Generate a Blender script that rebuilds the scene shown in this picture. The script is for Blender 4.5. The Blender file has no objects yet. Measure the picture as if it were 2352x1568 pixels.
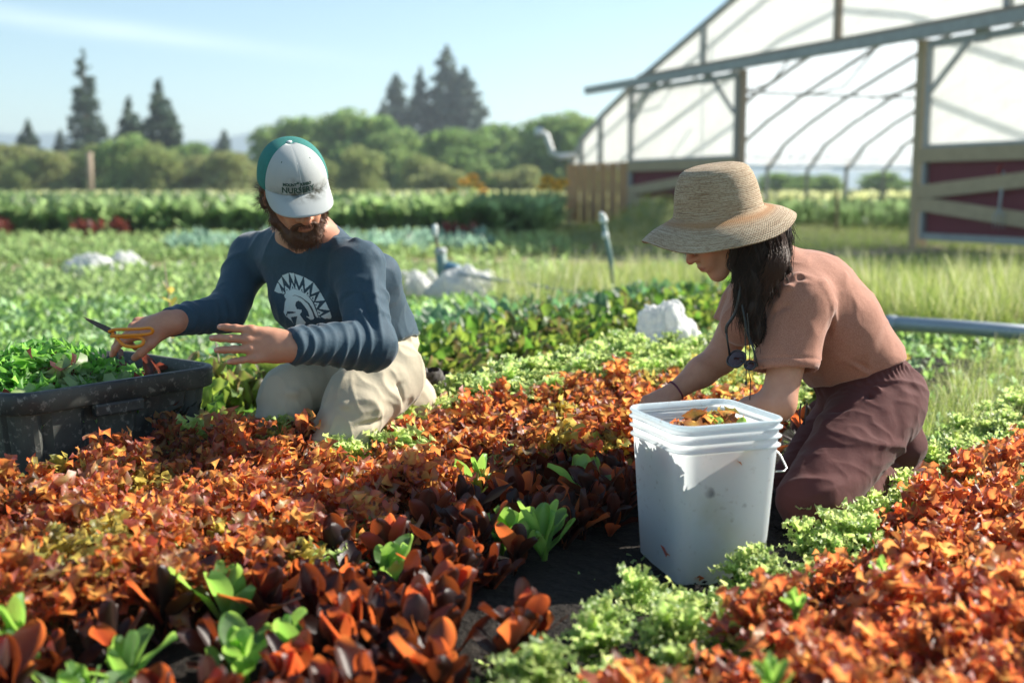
import bpy, math, random, sys
import numpy as np
from mathutils import Vector, Matrix
from mathutils.bvhtree import BVHTree

SC = bpy.context.scene
COL = SC.collection
R = math.radians

# ------------------------------------------------------------------ camera
CAM_H = 0.86
PITCH = R(7.7)
FPX = 2613.0            # focal length in units of a 2352 px wide frame (40 mm lens)
cd = bpy.data.cameras.new("camera")
cam = bpy.data.objects.new("camera", cd)
COL.objects.link(cam)
cam.location = (0, 0, CAM_H)
cam.rotation_euler = (R(90) - PITCH, 0, 0)
cd.lens = 40.0
cd.sensor_width = 36.0
cd.clip_start = 0.05
cd.clip_end = 6000
cd.dof.use_dof = True
cd.dof.focus_distance = 2.85
cd.dof.aperture_fstop = 2.1
SC.camera = cam

# ------------------------------------------------------------------ sky, sun, exposure
SUN_AZ = R(24)          # from +X towards +Y: the sun stands behind and to the right
SUN_EL = R(35)
w = bpy.data.worlds.new("World"); SC.world = w; w.use_nodes = True
nt = w.node_tree; nt.nodes.clear()
wo = nt.nodes.new('ShaderNodeOutputWorld'); bg = nt.nodes.new('ShaderNodeBackground')
sky = nt.nodes.new('ShaderNodeTexSky'); sky.sky_type = 'NISHITA'; sky.sun_disc = False
sky.sun_elevation = SUN_EL; sky.sun_rotation = R(90) - SUN_AZ
sky.air_density = 1.0; sky.dust_density = 0.5; sky.ozone_density = 1.0; sky.altitude = 900
bg.inputs[1].default_value = 0.1
# a thin wisp of cirrus high on the left
tc = nt.nodes.new('ShaderNodeTexCoord'); mp = nt.nodes.new('ShaderNodeMapping')
mp.inputs['Rotation'].default_value = (0, R(-5.7), 0)
mp.inputs['Location'].default_value = (0.37, 0, -0.093)
sep = nt.nodes.new('ShaderNodeSeparateXYZ')
nz = nt.nodes.new('ShaderNodeTexNoise'); nz.inputs['Scale'].default_value = 3.0; nz.inputs['Detail'].default_value = 6
mpn = nt.nodes.new('ShaderNodeMapping'); mpn.inputs['Scale'].default_value = (2.0, 2.0, 26.0)
def wmath(op, a, b=None, c=None, clamp=False):
    n = nt.nodes.new('ShaderNodeMath'); n.operation = op; n.use_clamp = clamp
    for i, v in enumerate((a, b, c)):
        if v is None: continue
        if isinstance(v, (int, float)): n.inputs[i].default_value = v
        else: nt.links.new(v, n.inputs[i])
    return n.outputs[0]
nt.links.new(tc.outputs['Generated'], mp.inputs[0]); nt.links.new(mp.outputs[0], sep.inputs[0])
nt.links.new(tc.outputs['Generated'], mpn.inputs[0]); nt.links.new(mpn.outputs[0], nz.inputs['Vector'])
gx = wmath('MULTIPLY', sep.outputs[0], 6.5); gx = wmath('MULTIPLY', gx, gx)
gz = wmath('MULTIPLY', sep.outputs[2], 140.0); gz = wmath('MULTIPLY', gz, gz)
g = wmath('POWER', 2.718, wmath('MULTIPLY', wmath('ADD', gx, gz), -1.0))
g = wmath('MULTIPLY', g, wmath('MULTIPLY_ADD', nz.outputs[0], 1.6, -0.1), clamp=True)
mx = nt.nodes.new('ShaderNodeMix'); mx.data_type = 'RGBA'
nt.links.new(wmath('MULTIPLY', g, 0.55, clamp=True), mx.inputs[0])
nt.links.new(sky.outputs[0], mx.inputs[6]); mx.inputs[7].default_value = (9.0, 9.2, 9.4, 1)
tint = nt.nodes.new('ShaderNodeMix'); tint.data_type = 'RGBA'; tint.blend_type = 'MULTIPLY'; tint.inputs[0].default_value = 1
nt.links.new(mx.outputs[2], tint.inputs[6]); tint.inputs[7].default_value = (.66, .73, .70, 1)
nt.links.new(tint.outputs[2], bg.inputs[0]); nt.links.new(bg.outputs[0], wo.inputs[0])
sd = bpy.data.lights.new("sun", 'SUN'); so = bpy.data.objects.new("sun", sd); COL.objects.link(so)
sd.energy = 4.2; sd.angle = R(0.6); sd.color = (1.0, 0.93, 0.82)
tosun = Vector((math.cos(SUN_EL)*math.cos(SUN_AZ), math.cos(SUN_EL)*math.sin(SUN_AZ), math.sin(SUN_EL)))
so.rotation_euler = tosun.to_track_quat('Z', 'Y').to_euler()
SC.view_settings.view_transform = 'Standard'; SC.view_settings.look = 'None'
SC.view_settings.exposure = 1.36; SC.view_settings.gamma = 1.0
SC.render.engine = 'CYCLES'
SC.cycles.use_denoising = True
SC.cycles.max_bounces = 12; SC.cycles.diffuse_bounces = 6; SC.cycles.glossy_bounces = 3
SC.cycles.transmission_bounces = 6; SC.cycles.transparent_max_bounces = 12
SC.cycles.caustics_reflective = False; SC.cycles.caustics_refractive = False

# ------------------------------------------------------------------ helpers
V = lambda *a: np.array(a, dtype=np.float64)
def nrm(v): v = np.asarray(v, float); return v/np.linalg.norm(v)
CP, SP = math.cos(PITCH), math.sin(PITCH)
def at(x, y, Y):
    """world point seen at (x, y) of the 2352x1568 photo frame, Y metres forward."""
    a = (x-1176)/FPX; b = (784-y)/FPX
    d = V(a, CP + b*SP, -SP + b*CP)
    return V(0, 0, CAM_H) + d*(Y/d[1])

def obj(name, me, mat=None, parent=None):
    o = bpy.data.objects.new(name, me); COL.objects.link(o)
    if mat is not None and len(me.materials) == 0: me.materials.append(mat)
    if parent is not None: o.parent = parent
    return o
def tag(o, label=None, cat=None, group=None, kind=None):
    if label: o['label'] = label
    if cat: o['category'] = cat
    if group: o['group'] = group
    if kind: o['kind'] = kind
    return o
def thing(name, label, cat, loc=(0, 0, 0), group=None, rotz=0):
    o = bpy.data.objects.new(name, None); COL.objects.link(o)
    o.location = loc; o.rotation_euler = (0, 0, rotz); o.empty_display_size = .1
    return tag(o, label, cat, group)

def mesh_np(name, v, f, smooth=True, attrs=None, fmat=None):
    """v (n,3), f (m,3|4) arrays -> mesh"""
    me = bpy.data.meshes.new(name)
    v = np.ascontiguousarray(v, dtype=np.float32); f = np.ascontiguousarray(f, dtype=np.int32)
    k = f.shape[1]
    me.vertices.add(len(v)); me.vertices.foreach_set('co', v.ravel())
    me.loops.add(f.size); me.loops.foreach_set('vertex_index', f.ravel())
    me.polygons.add(len(f))
    me.polygons.foreach_set('loop_start', np.arange(0, f.size, k, dtype=np.int32))
    me.polygons.foreach_set('loop_total', np.full(len(f), k, dtype=np.int32))
    me.update(calc_edges=True)
    if smooth: me.polygons.foreach_set('use_smooth', np.ones(len(f), dtype=bool))
    if fmat is not None: me.polygons.foreach_set('material_index', np.asarray(fmat, dtype=np.int32))
    for n, a in (attrs or {}).items():
        a = np.asarray(a, dtype=np.float32)
        if a.ndim == 1:
            t = me.attributes.new(n, 'FLOAT', 'POINT'); t.data.foreach_set('value', a)
        elif a.shape[1] == 2:
            t = me.attributes.new(n, 'FLOAT2', 'POINT'); t.data.foreach_set('vector', a.ravel())
        else:
            if a.shape[1] == 3: a = np.concatenate([a, np.ones((len(a), 1), np.float32)], 1)
            t = me.attributes.new(n, 'FLOAT_COLOR', 'POINT'); t.data.foreach_set('color', np.ascontiguousarray(a).ravel())
    me.validate()
    return me

class MB:
    """collects polygons (any size) into one mesh"""
    def __init__(s): s.v = []; s.f = []; s.n = 0
    def add(s, v, f):
        s.v.extend([tuple(map(float, p)) for p in v]); s.f.extend([[i+s.n for i in q] for q in f]); s.n += len(v)
    def box(s, lo, hi, M=None):
        x0, y0, z0 = lo; x1, y1, z1 = hi
        v = [V(x, y, z) for z in (z0, z1) for y in (y0, y1) for x in (x0, x1)]
        if M is not None: v = [M(p) for p in v]
        s.add(v, [(0,2,3,1), (4,5,7,6), (0,1,5,4), (2,6,7,3), (0,4,6,2), (1,3,7,5)])
    def beam(s, a, b, w, h, up=(0, 0, 1)):
        a = V(*a); b = V(*b); d = nrm(b-a); L = np.linalg.norm(b-a)
        x = np.cross(d, V(*up)); x = nrm(x) if np.linalg.norm(x) > 1e-4 else V(1, 0, 0); z = np.cross(x, d)
        s.box((-w/2, 0, -h/2), (w/2, L, h/2), lambda p: a + x*p[0] + d*p[1] + z*p[2])
    def tube(s, pts, r, n=8, cap=True):
        pts = [V(*p) for p in pts]; m = len(pts)
        rr = r if hasattr(r, '__len__') else [r]*m
        up = V(0, 0, 1) if abs(nrm(pts[-1]-pts[0])[2]) < .9 else V(1, 0, 0)
        vs = []
        for i, p in enumerate(pts):
            d = nrm(pts[min(i+1, m-1)] - pts[max(i-1, 0)])
            x = nrm(np.cross(d, up)); y = np.cross(x, d); up = y
            for k in range(n):
                a = 2*math.pi*k/n; vs.append(p + (x*math.cos(a) + y*math.sin(a))*rr[i])
        fs = [(i*n+k, i*n+(k+1) % n, (i+1)*n+(k+1) % n, (i+1)*n+k) for i in range(m-1) for k in range(n)]
        if cap: fs += [tuple(range(n))[::-1], tuple((m-1)*n+k for k in range(n))]
        s.add(vs, fs)
    def sheet(s, grid):
        """grid[i][j] of points"""
        ni, nj = len(grid), len(grid[0])
        s.add([p for r in grid for p in r], [(i*nj+j, i*nj+j+1, (i+1)*nj+j+1, (i+1)*nj+j) for i in range(ni-1) for j in range(nj-1)])
    def build(s, name, mat=None, parent=None, smooth=False, bevel=0, loc=None):
        me = bpy.data.meshes.new(name); me.from_pydata(s.v, [], s.f); me.update()
        if smooth: me.polygons.foreach_set('use_smooth', [True]*len(me.polygons))
        o = obj(name, me, mat, parent)
        if loc is not None: o.location = loc
        if bevel:
            b = o.modifiers.new('bevel', 'BEVEL'); b.width = bevel; b.segments = 2; b.limit_method = 'ANGLE'
        return o

def vnoise(p, seed=0, f=1.0, n=7):
    """smooth pseudo noise of points, about -1..1"""
    rs = np.random.RandomState(seed); out = np.zeros(len(p))
    for i in range(n):
        k = rs.normal(size=3)*f*2.2; out += np.sin(p@k + rs.uniform(0, 6.28) + 1.3*np.sin(p@(rs.normal(size=3)*f*1.7)))
    return out/n*1.6

# ------------------------------------------------------------------ implicit surfaces
class Field:
    def __init__(s, lo, hi, h):
        s.lo = np.array(lo, np.float32); s.h = h
        s.n = np.ceil((np.array(hi)-np.array(lo))/h).astype(int)+1
        s.F = np.full(tuple(s.n), 0.2, np.float32)
    def _sl(s, blo, bhi):
        a = np.clip(np.floor((np.array(blo)-s.lo)/s.h).astype(int), 0, s.n)
        b = np.clip(np.ceil((np.array(bhi)-s.lo)/s.h).astype(int)+1, 0, s.n)
        if np.any(b <= a): return None, None
        ax = [(s.lo[i]+s.h*np.arange(a[i], b[i])).astype(np.float32) for i in range(3)]
        return tuple(slice(a[i], b[i]) for i in range(3)), (ax[0][:, None, None], ax[1][None, :, None], ax[2][None, None, :])
    def _comb(s, sl, d, k, sub=False):
        A = s.F[sl]
        if sub: A = -A
        else: pass
        if k > 0:
            t = np.maximum(k-np.abs(A-d), 0)/k; r = np.minimum(A, d)-t*t*k*0.25
        else: r = np.minimum(A, d)
        s.F[sl] = -r if sub else r
    def cone(s, a, b, ra, rb, k=.02, w=None, fw=1.0, sub=False):
        a = np.asarray(a, float); b = np.asarray(b, float); m = max(ra, rb)*max(fw, 1)+k+2*s.h
        sl, P = s._sl(np.minimum(a, b)-m, np.maximum(a, b)+m)
        if sl is None: return
        q = [P[i]-np.float32(a[i]) for i in range(3)]; ba = b-a
        if w is not None:
            w = nrm(w); c = (1/fw-1); dw = q[0]*w[0]+q[1]*w[1]+q[2]*w[2]
            q = [q[i]+(dw*(w[i]*c)).astype(np.float32) for i in range(3)]; ba = ba + w*(ba@w)*c
        L2 = float(ba@ba)+1e-12
        t = np.clip((q[0]*ba[0]+q[1]*ba[1]+q[2]*ba[2])/L2, 0, 1).astype(np.float32)
        d = np.sqrt(sum((q[i]-t*np.float32(ba[i]))**2 for i in range(3))) - (np.float32(ra)+t*np.float32(rb-ra))
        s._comb(sl, d.astype(np.float32), k, sub)
    def ell(s, c, r, ax=None, k=.02, sub=False):
        c = np.asarray(c, float); m = max(r)+k+2*s.h
        sl, P = s._sl(c-m, c+m)
        if sl is None: return
        q = [P[i]-np.float32(c[i]) for i in range(3)]
        if ax is None: ax = (V(1, 0, 0), V(0, 1, 0), V(0, 0, 1))
        l = [q[0]*a[0]+q[1]*a[1]+q[2]*a[2] for a in ax]
        k0 = np.sqrt(sum((l[i]/r[i])**2 for i in range(3)))+1e-6
        k1 = np.sqrt(sum((l[i]/r[i]**2)**2 for i in range(3)))+1e-6
        s._comb(sl, (k0*(k0-1)/k1).astype(np.float32), k, sub)
    def cut(s, p, n, k=.004, rad=None):
        """remove everything on the side of the plane (p, n) the normal points to, within rad of p"""
        p = np.asarray(p, float); n = nrm(n)
        sl, P = s._sl(p-(rad or 9), p+(rad or 9))
        d = -((P[0]-p[0])*n[0]+(P[1]-p[1])*n[1]+(P[2]-p[2])*n[2])
        if rad: d = np.maximum(d, np.sqrt((P[0]-p[0])**2+(P[1]-p[1])**2+(P[2]-p[2])**2)-rad)
        s._comb(sl, d.astype(np.float32), k, True)
    def mesh(s, smooth=1):
        F = s.F; S = F < 0; n = s.n
        c = S[:-1, :-1, :-1]; anyc = c.copy(); allc = c.copy()
        for i in (0, 1):
            for j in (0, 1):
                for k in (0, 1):
                    if i+j+k == 0: continue
                    q = S[i:n[0]-1+i, j:n[1]-1+j, k:n[2]-1+k]; anyc |= q; allc &= q
        act = anyc & ~allc; ix = np.argwhere(act)
        vid = np.full(act.shape, -1, np.int32); vid[tuple(ix.T)] = np.arange(len(ix))
        pos = np.zeros((len(ix), 3)); cnt = np.zeros(len(ix))
        cor = [(i, j, k) for i in (0, 1) for j in (0, 1) for k in (0, 1)]
        val = {o: F[ix[:, 0]+o[0], ix[:, 1]+o[1], ix[:, 2]+o[2]] for o in cor}
        for o in cor:
            for ax in range(3):
                if o[ax]: continue
                e = list(o); e[ax] = 1; e = tuple(e)
                a, b = val[o], val[e]; m = (a < 0) != (b < 0)
                t = np.where(m, a/np.where(m, a-b, 1), 0)
                for q in range(3): pos[:, q] += np.where(m, o[q] + (t if q == ax else 0), 0)
                cnt += m
        v = s.lo + (ix + pos/cnt[:, None])*s.h
        faces = []
        for ax in range(3):
            a = [slice(1, -1)]*3; b = [slice(1, -1)]*3
            a[ax] = slice(0, -1); b[ax] = slice(1, None)
            sa = S[tuple(a)]; sb = S[tuple(b)]
            e = np.argwhere(sa != sb); off = np.ones(3, int); off[ax] = 0; e2 = e+off
            flip = S[tuple(e2.T)]
            u, w_ = [(1, 2), (2, 0), (0, 1)][ax]
            def cell(du, dw):
                q = e2.copy(); q[:, u] -= du; q[:, w_] -= dw; return vid[tuple(q.T)]
            f = np.stack([cell(1, 1), cell(0, 1), cell(0, 0), cell(1, 0)], 1)
            f[~flip] = f[~flip][:, ::-1]; faces.append(f)
        f = np.concatenate(faces); f = f[(f >= 0).all(1)]
        for _ in range(smooth): v = relax(v, f)
        return v, f

def relax(v, f, lam=.5):
    e = np.concatenate([f[:, [i, (i+1) % f.shape[1]]] for i in range(f.shape[1])]); nv = len(v)
    cnt = np.bincount(e[:, 0], minlength=nv)+np.bincount(e[:, 1], minlength=nv)
    o = np.zeros_like(v)
    for q in range(3):
        o[:, q] = np.bincount(e[:, 0], v[e[:, 1], q], nv)+np.bincount(e[:, 1], v[e[:, 0], q], nv)
    o /= np.maximum(cnt, 1)[:, None]
    return v*(1-lam)+o*lam
def vnormals(v, f):
    a, b, c, d = (v[f[:, i]] for i in (0, 1, 2, 3)) if f.shape[1] == 4 else (v[f[:, 0]], v[f[:, 1]], v[f[:, 2]], v[f[:, 2]])
    fn = np.cross(c-a, d-b) if f.shape[1] == 4 else np.cross(b-a, c-a)
    n = np.zeros_like(v)
    for i in range(f.shape[1]):
        for q in range(3): n[:, q] += np.bincount(f[:, i], fn[:, q], len(v))
    return n/np.maximum(np.linalg.norm(n, axis=1), 1e-12)[:, None]
def ridged(p, seed, f):
    return (1-np.minimum(np.abs(vnoise(p, seed, f, 5))*1.6, 1))**2.2
def crease(v, a, b, wd, A, pw=1.0):
    """ridge (A>0) or valley (A<0) along the segment a-b, fading to its ends"""
    a = np.asarray(a); b = np.asarray(b); ba = b-a; t = np.clip((v-a)@ba/(ba@ba), 0, 1)
    d = np.linalg.norm(v-a-t[:, None]*ba, axis=1)
    return 1.5*A*np.exp(-(d/(wd*.85))**2)*np.sin(np.pi*np.clip(t*.96+.02, 0, 1))**.6

# ------------------------------------------------------------------ materials
class NM:
    """small helper round a material's node tree"""
    def __init__(s, name):
        s.m = bpy.data.materials.new(name); s.m.use_nodes = True; s.t = s.m.node_tree; s.t.nodes.clear()
        s.out = s.t.nodes.new('ShaderNodeOutputMaterial')
    def n(s, typ, **kw):
        x = s.t.nodes.new('ShaderNode'+typ)
        for k, v in kw.items():
            if k in ('op',): x.operation = v
            elif k == 'dt': x.data_type = v
            elif k == 'bt': x.blend_type = v
            elif hasattr(x, k): setattr(x, k, v)
        return x
    def l(s, a, b): s.t.links.new(a, b)
    def noise(s, scale, detail=4, vec=None, rough=.6):
        x = s.n('TexNoise'); x.inputs['Scale'].default_value = scale; x.inputs['Detail'].default_value = detail
        x.inputs['Roughness'].default_value = rough
        s.l(vec if vec is not None else s.coord(), x.inputs['Vector']); return x.outputs[0]
    def coord(s, k='Object'):
        if not hasattr(s, '_tc'): s._tc = s.n('TexCoord')
        return s._tc.outputs[k]
    def attr(s, name, out='Color'):
        x = s.n('Attribute'); x.attribute_name = name; return x.outputs[out]
    def ramp(s, fac, *stops):
        x = s.n('ValToRGB'); e = x.color_ramp.elements
        while len(e) < len(stops): e.new(.5)
        for i, (p, c) in enumerate(stops):
            e[i].position = p; e[i].color = (*c, 1) if len(c) == 3 else c
        s.l(fac, x.inputs[0]); return x.outputs[0]
    def mix(s, fac, a, b, bt='MIX'):
        x = s.n('Mix', dt='RGBA', bt=bt)
        for i, q in ((0, fac), (6, a), (7, b)):
            if isinstance(q, (int, float)): x.inputs[i].default_value = q
            elif isinstance(q, tuple): x.inputs[i].default_value = (*q, 1) if len(q) == 3 else q
            else: s.l(q, x.inputs[i])
        return x.outputs[2]
    def math(s, op, a, b=0.0, clamp=False):
        x = s.n('Math', op=op); x.use_clamp = clamp
        for i, q in ((0, a), (1, b)):
            if isinstance(q, (int, float)): x.inputs[i].default_value = q
            else: s.l(q, x.inputs[i])
        return x.outputs[0]
    def mapr(s, x_, lo, hi, a=0.0, b=1.0):
        x = s.n('MapRange'); s.l(x_, x.inputs[0])
        for i, q in zip((1, 2, 3, 4), (lo, hi, a, b)): x.inputs[i].default_value = q
        return x.outputs[0]
    def bump(s, h, strength=.3, dist=.01, nrm_=None):
        x = s.n('Bump'); x.inputs['Strength'].default_value = strength; x.inputs['Distance'].default_value = dist
        s.l(h, x.inputs['Height'])
        if nrm_ is not None: s.l(nrm_, x.inputs['Normal'])
        return x.outputs[0]
    def bsdf(s, col, rough=.6, spec=.5, metal=0.0, normal=None, sss=0.0, sssr=(.4, .15, .08), sheen=0.0, coat=0.0, link=True):
        x = s.n('BsdfPrincipled')
        for k, q in (('Base Color', col), ('Roughness', rough), ('Metallic', metal), ('Specular IOR Level', spec)):
            i = x.inputs[k]
            if isinstance(q, tuple): i.default_value = (*q, 1) if len(q) == 3 else q
            elif isinstance(q, (int, float)): i.default_value = q
            else: s.l(q, i)
        if normal is not None: s.l(normal, x.inputs['Normal'])
        if sss: x.inputs['Subsurface Weight'].default_value = sss; x.inputs['Subsurface Radius'].default_value = sssr; x.inputs['Subsurface Scale'].default_value = .02
        if sheen: x.inputs['Sheen Weight'].default_value = sheen; x.inputs['Sheen Roughness'].default_value = .4
        if coat: x.inputs['Coat Weight'].default_value = coat
        if link: s.l(x.outputs[0], s.out.inputs[0])
        return x
    def leafy(s, col, tcol, fac=.5, rough=.45, gl=.06, normal=None):
        """thin leaf or film: diffuse + translucent + a little gloss"""
        d = s.n('BsdfDiffuse'); t = s.n('BsdfTranslucent'); g = s.n('BsdfGlossy'); g.inputs['Roughness'].default_value = rough
        for x, q in ((d, col), (t, tcol)):
            if isinstance(q, tuple): x.inputs[0].default_value = (*q, 1)
            else: s.l(q, x.inputs[0])
        if normal is not None:
            for x in (d, t, g): s.l(normal, x.inputs['Normal'])
        a = s.n('MixShader'); a.inputs[0].default_value = fac; s.l(d.outputs[0], a.inputs[1]); s.l(t.outputs[0], a.inputs[2])
        fr = s.n('LayerWeight'); fr.inputs[0].default_value = .5; fw = s.math('POWER', fr.outputs['Facing'], 4.0)
        b = s.n('MixShader'); s.l(s.math('ADD', s.math('MULTIPLY', fw, gl*3), gl), b.inputs[0])
        s.l(a.outputs[0], b.inputs[1]); s.l(g.outputs[0], b.inputs[2]); s.l(b.outputs[0], s.out.inputs[0]); return b

M = {}
def simple(name, col, rough=.6, var=.15, scale=20, bump=0.0, bscale=60, metal=0.0, spec=.5):
    a = NM(name); f = a.noise(scale, 5)
    c = a.mix(f, tuple(x*(1-var) for x in col), tuple(min(1, x*(1+var)) for x in col))
    nn = a.bump(a.noise(bscale, 4), bump, .004) if bump else None
    a.bsdf(c, rough, spec, metal, nn); M[name] = a.m; return a.m

# leaves carry their own pigment in two attributes: Col (reflected) and Tr (let through)
a = NM('leaf'); vn = a.noise(90, 3)
c = a.mix(.35, a.attr('Col'), vn, 'OVERLAY'); a.leafy(c, a.attr('Tr'), .6, .42, .035, a.bump(a.noise(260, 3), .25, .002)); M['leaf'] = a.m
a = NM('grass'); a.leafy(a.attr('Col'), a.attr('Tr'), .45, .6, .008); M['grass'] = a.m
# skin
a = NM('skin'); f = a.noise(35, 4); c = a.mix(.22, a.attr('Col'), a.ramp(f, (.35, (.33, .12, .07)), (.65, (.86, .62, .5))), 'SOFT_LIGHT')
hb = a.bump(a.noise(420, 3), .25, .0012, a.bump(a.noise(60, 2), .2, .002))
a.bsdf(c, .5, .4, normal=hb, sss=.12, sssr=(.5, .2, .1)); M['skin'] = a.m
def cloth(name, col, col2=None, weave=900, rough=.85, heather=0.0, sheen=.2, bstr=.25):
    a = NM(name); f = a.noise(9, 5)
    c = a.mix(f, tuple(x*.88 for x in col), tuple(x*1.1 for x in (col2 or col)))
    if heather: c = a.mix(heather, c, a.ramp(a.noise(700, 2), (.38, (.05, .05, .05)), (.62, (.95, .95, .95))), 'SOFT_LIGHT')
    b0 = a.bump(a.noise(22, 3), .35, .006); b1 = a.bump(a.noise(weave, 2), bstr, .0015, b0)
    a.bsdf(c, rough, .25, normal=b1, sheen=sheen); M[name] = a.m
cloth('shirt_navy', (.030, .064, .094), rough=.7, sheen=.25, heather=.25)
cloth('shirt_rose', (.38, .165, .105), (.43, .20, .135), heather=.42, sheen=.3)
cloth('trouser_tan', (.47, .41, .30), (.55, .49, .37), rough=.9)
cloth('trouser_brown', (.088, .026, .024), (.11, .036, .033), rough=.85, sheen=.1)
simple('cap_white', (.62, .64, .62), .9, .08, 30, .3, 500)
simple('cap_green', (.025, .19, .165), .85, .15, 60, .5, 700)
a = NM('cap_front'); st = a.attr('stain', 'Fac'); nn = a.noise(55, 5)
f = a.math('MULTIPLY', st, a.mapr(nn, .35, .6), True)
a.bsdf(a.mix(f, a.mix(a.noise(12, 3), (.38, .40, .395), (.47, .485, .47)), (.1, .1, .085)), .9, .2, normal=a.bump(a.noise(600, 2), .3, .001)); M['cap_front'] = a.m
simple('cap_thread', (.02, .06, .045), .8)
simple('print_white', (.55, .68, .7), .75, .06, 60, .1, 500)
simple('black_plastic', (.02, .021, .022), .35)
simple('hair_dark', (.026, .015, .010), .62, .3, 120, spec=.3)
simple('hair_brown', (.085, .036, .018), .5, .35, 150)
simple('beard', (.085, .032, .012), .6, .45, 220)
simple('hair_mid', (.055, .028, .017), .55, .4, 150, spec=.3)
simple('shoe_black', (.018, .018, .019), .85, .2, 40)
simple('boot', (.14, .095, .07), .8, .3, 30, .3)
simple('sole', (.05, .04, .035), .7, .2, 30)
simple('shear_orange', (.75, .26, .015), .35, .12, 40)
simple('blade_steel', (.09, .075, .06), .45, .4, 50, metal=.7)
simple('wire', (.45, .46, .45), .35, .2, 60, metal=.8)
simple('wristband', (.16, .03, .06), .7)
simple('lens', (.05, .012, .008), .1)

# ================================================================== setting
simple('wood_raw', (.45, .34, .21), .8, .2, 8, .2, 90)
simple('wood_fence', (.50, .27, .12), .8, .3, 5, .25, 60)
simple('wood_frame', (.30, .235, .18), .85, .25, 10, .2)
simple('galv', (.33, .34, .335), .5, .3, 6, .08, 60, metal=.2)
simple('red_panel', (.16, .018, .03), .7, .15, 4, .1)
a = NM('white_fabric'); wf = a.noise(14, 5); a.leafy(a.mix(wf, (.82, .82, .8), (.9, .9, .88)), (.9, .9, .88), .45, .5, .02, a.bump(wf, .35, .02)); M['white_fabric'] = a.m
simple('pvc_white', (.72, .74, .73), .4, .05, 20)
simple('pipe_alu', (.34, .38, .42), .4, .15, 14, metal=.35)
simple('riser_teal', (.16, .25, .23), .6, .2, 20)
simple('valve_blue', (.06, .16, .24), .5, .2, 20)
simple('bark', (.16, .11, .075), .9, .3, 6, .3)
simple('bark_pale', (.34, .26, .19), .9, .3, 6, .3)
simple('tool_red', (.45, .05, .03), .5)
simple('tool_grey', (.4, .42, .42), .6)
a = NM('film'); f = a.noise(1.6, 4)
cc = a.mix(f, (.90, .90, .89), (.96, .96, .95)); d = a.n('BsdfDiffuse'); t = a.n('BsdfTranslucent'); p = a.n('BsdfTransparent'); g = a.n('BsdfGlossy'); g.inputs['Roughness'].default_value = .25
mpf = a.n('Mapping'); mpf.inputs['Scale'].default_value = (2.2, 2.2, .5); a.l(a.coord(), mpf.inputs[0]); wr = a.noise(1.4, 5, mpf.outputs[0]); cc = a.mix(a.mapr(wr, .3, .7), (.88, .88, .86), cc)
fb = a.bump(wr, .6, .15)
for q_ in (d, t, g): a.l(fb, q_.inputs['Normal'])
a.l(cc, d.inputs[0]); a.l(cc, t.inputs[0]); p.inputs[0].default_value = (.93, .95, .96, 1)
m1 = a.n('MixShader'); m1.inputs[0].default_value = .92; a.l(d.outputs[0], m1.inputs[1]); a.l(t.outputs[0], m1.inputs[2])
m2 = a.n('MixShader'); m2.inputs[0].default_value = .07; a.l(m1.outputs[0], m2.inputs[1]); a.l(p.outputs[0], m2.inputs[2])
m3 = a.n('MixShader'); m3.inputs[0].default_value = .05; a.l(m2.outputs[0], m3.inputs[1]); a.l(g.outputs[0], m3.inputs[2]); a.l(m3.outputs[0], a.out.inputs[0]); M['film'] = a.m
M['film_roof'] = a.m.copy(); M['film_roof'].name = 'film_roof'; [x for x in M['film_roof'].node_tree.nodes if x.type == 'MIX_SHADER' and abs(x.inputs[0].default_value-.07) < .001][0].inputs[0].default_value = .30

# ground: one sheet to the horizon
a = NM('ground'); pos = a.n('NewGeometry').outputs['Position']
n1 = a.noise(.35, 5, pos); n2 = a.noise(5, 6, pos); n3 = a.noise(.04, 3, pos)
c = a.mix(a.mapr(n1, .35, .65), (.085, .14, .028), (.20, .20, .075)); c = a.mix(a.mapr(n2, .4, .7, 0, .5), c, (.20, .19, .09))
c = a.mix(a.mapr(n3, .45, .6, 0, .6), c, (.24, .26, .11)); a.bsdf(c, .95, .1, normal=a.bump(n2, .6, .05)); M['ground'] = a.m
gs = 1500
me = bpy.data.meshes.new('ground'); me.from_pydata([(-gs, -60, 0), (gs, -60, 0), (gs, gs, 0), (-gs, gs, 0)], [], [(0, 1, 2, 3)])
tag(obj('ground', me, M['ground']), kind='structure')
# bare soil of the beds and the trodden paths between them
a = NM('soil'); n1 = a.noise(6, 6); n2 = a.noise(45, 5)
c = a.mix(n1, (.016, .014, .013), (.034, .029, .025)); c = a.mix(a.mapr(n2, .5, .75, 0, .6), c, (.06, .05, .04)); a.bsdf(c, .95, .15, normal=a.bump(n2, 1, .03)); M['soil'] = a.m  # base colour darkened overall in place of shade on the path
# bed frame of reference: s runs along the rows, c across them (bigger c is nearer the camera on the right)
RD, CD = V(.6, .8, 0), V(.8, -.6, 0)
def rc(s, c, z=0): return RD*s + CD*c + V(0, 0, z)
ns, nc = 150, 60; S_ = np.linspace(-1.5, 5.6, ns); C_ = np.linspace(-3.6, 1.6, nc)
g = [[None]*nc for _ in range(ns)]
sv = np.array([rc(s, c) for s in S_ for c in C_]); hz = .012+.008*vnoise(sv, 4, 9)+.008*vnoise(sv, 6, 25)
cc_ = sv@CD; edge = np.clip(np.minimum.reduce([(cc_+3.6)*5, (1.6-cc_)*5, np.ones(len(cc_))]), 0, 1)
hz = hz - .03*np.exp(-((cc_+1.1)/.14)**2)+.03; sv[:, 2] = .004+np.maximum(hz, .0)*edge
fi = np.array([(i*nc+j, i*nc+j+1, (i+1)*nc+j+1, (i+1)*nc+j) for i in range(ns-1) for j in range(nc-1)])[:, ::-1]
tag(obj('soil', mesh_np('soil', sv, fi), M['soil']), kind='structure')
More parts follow.
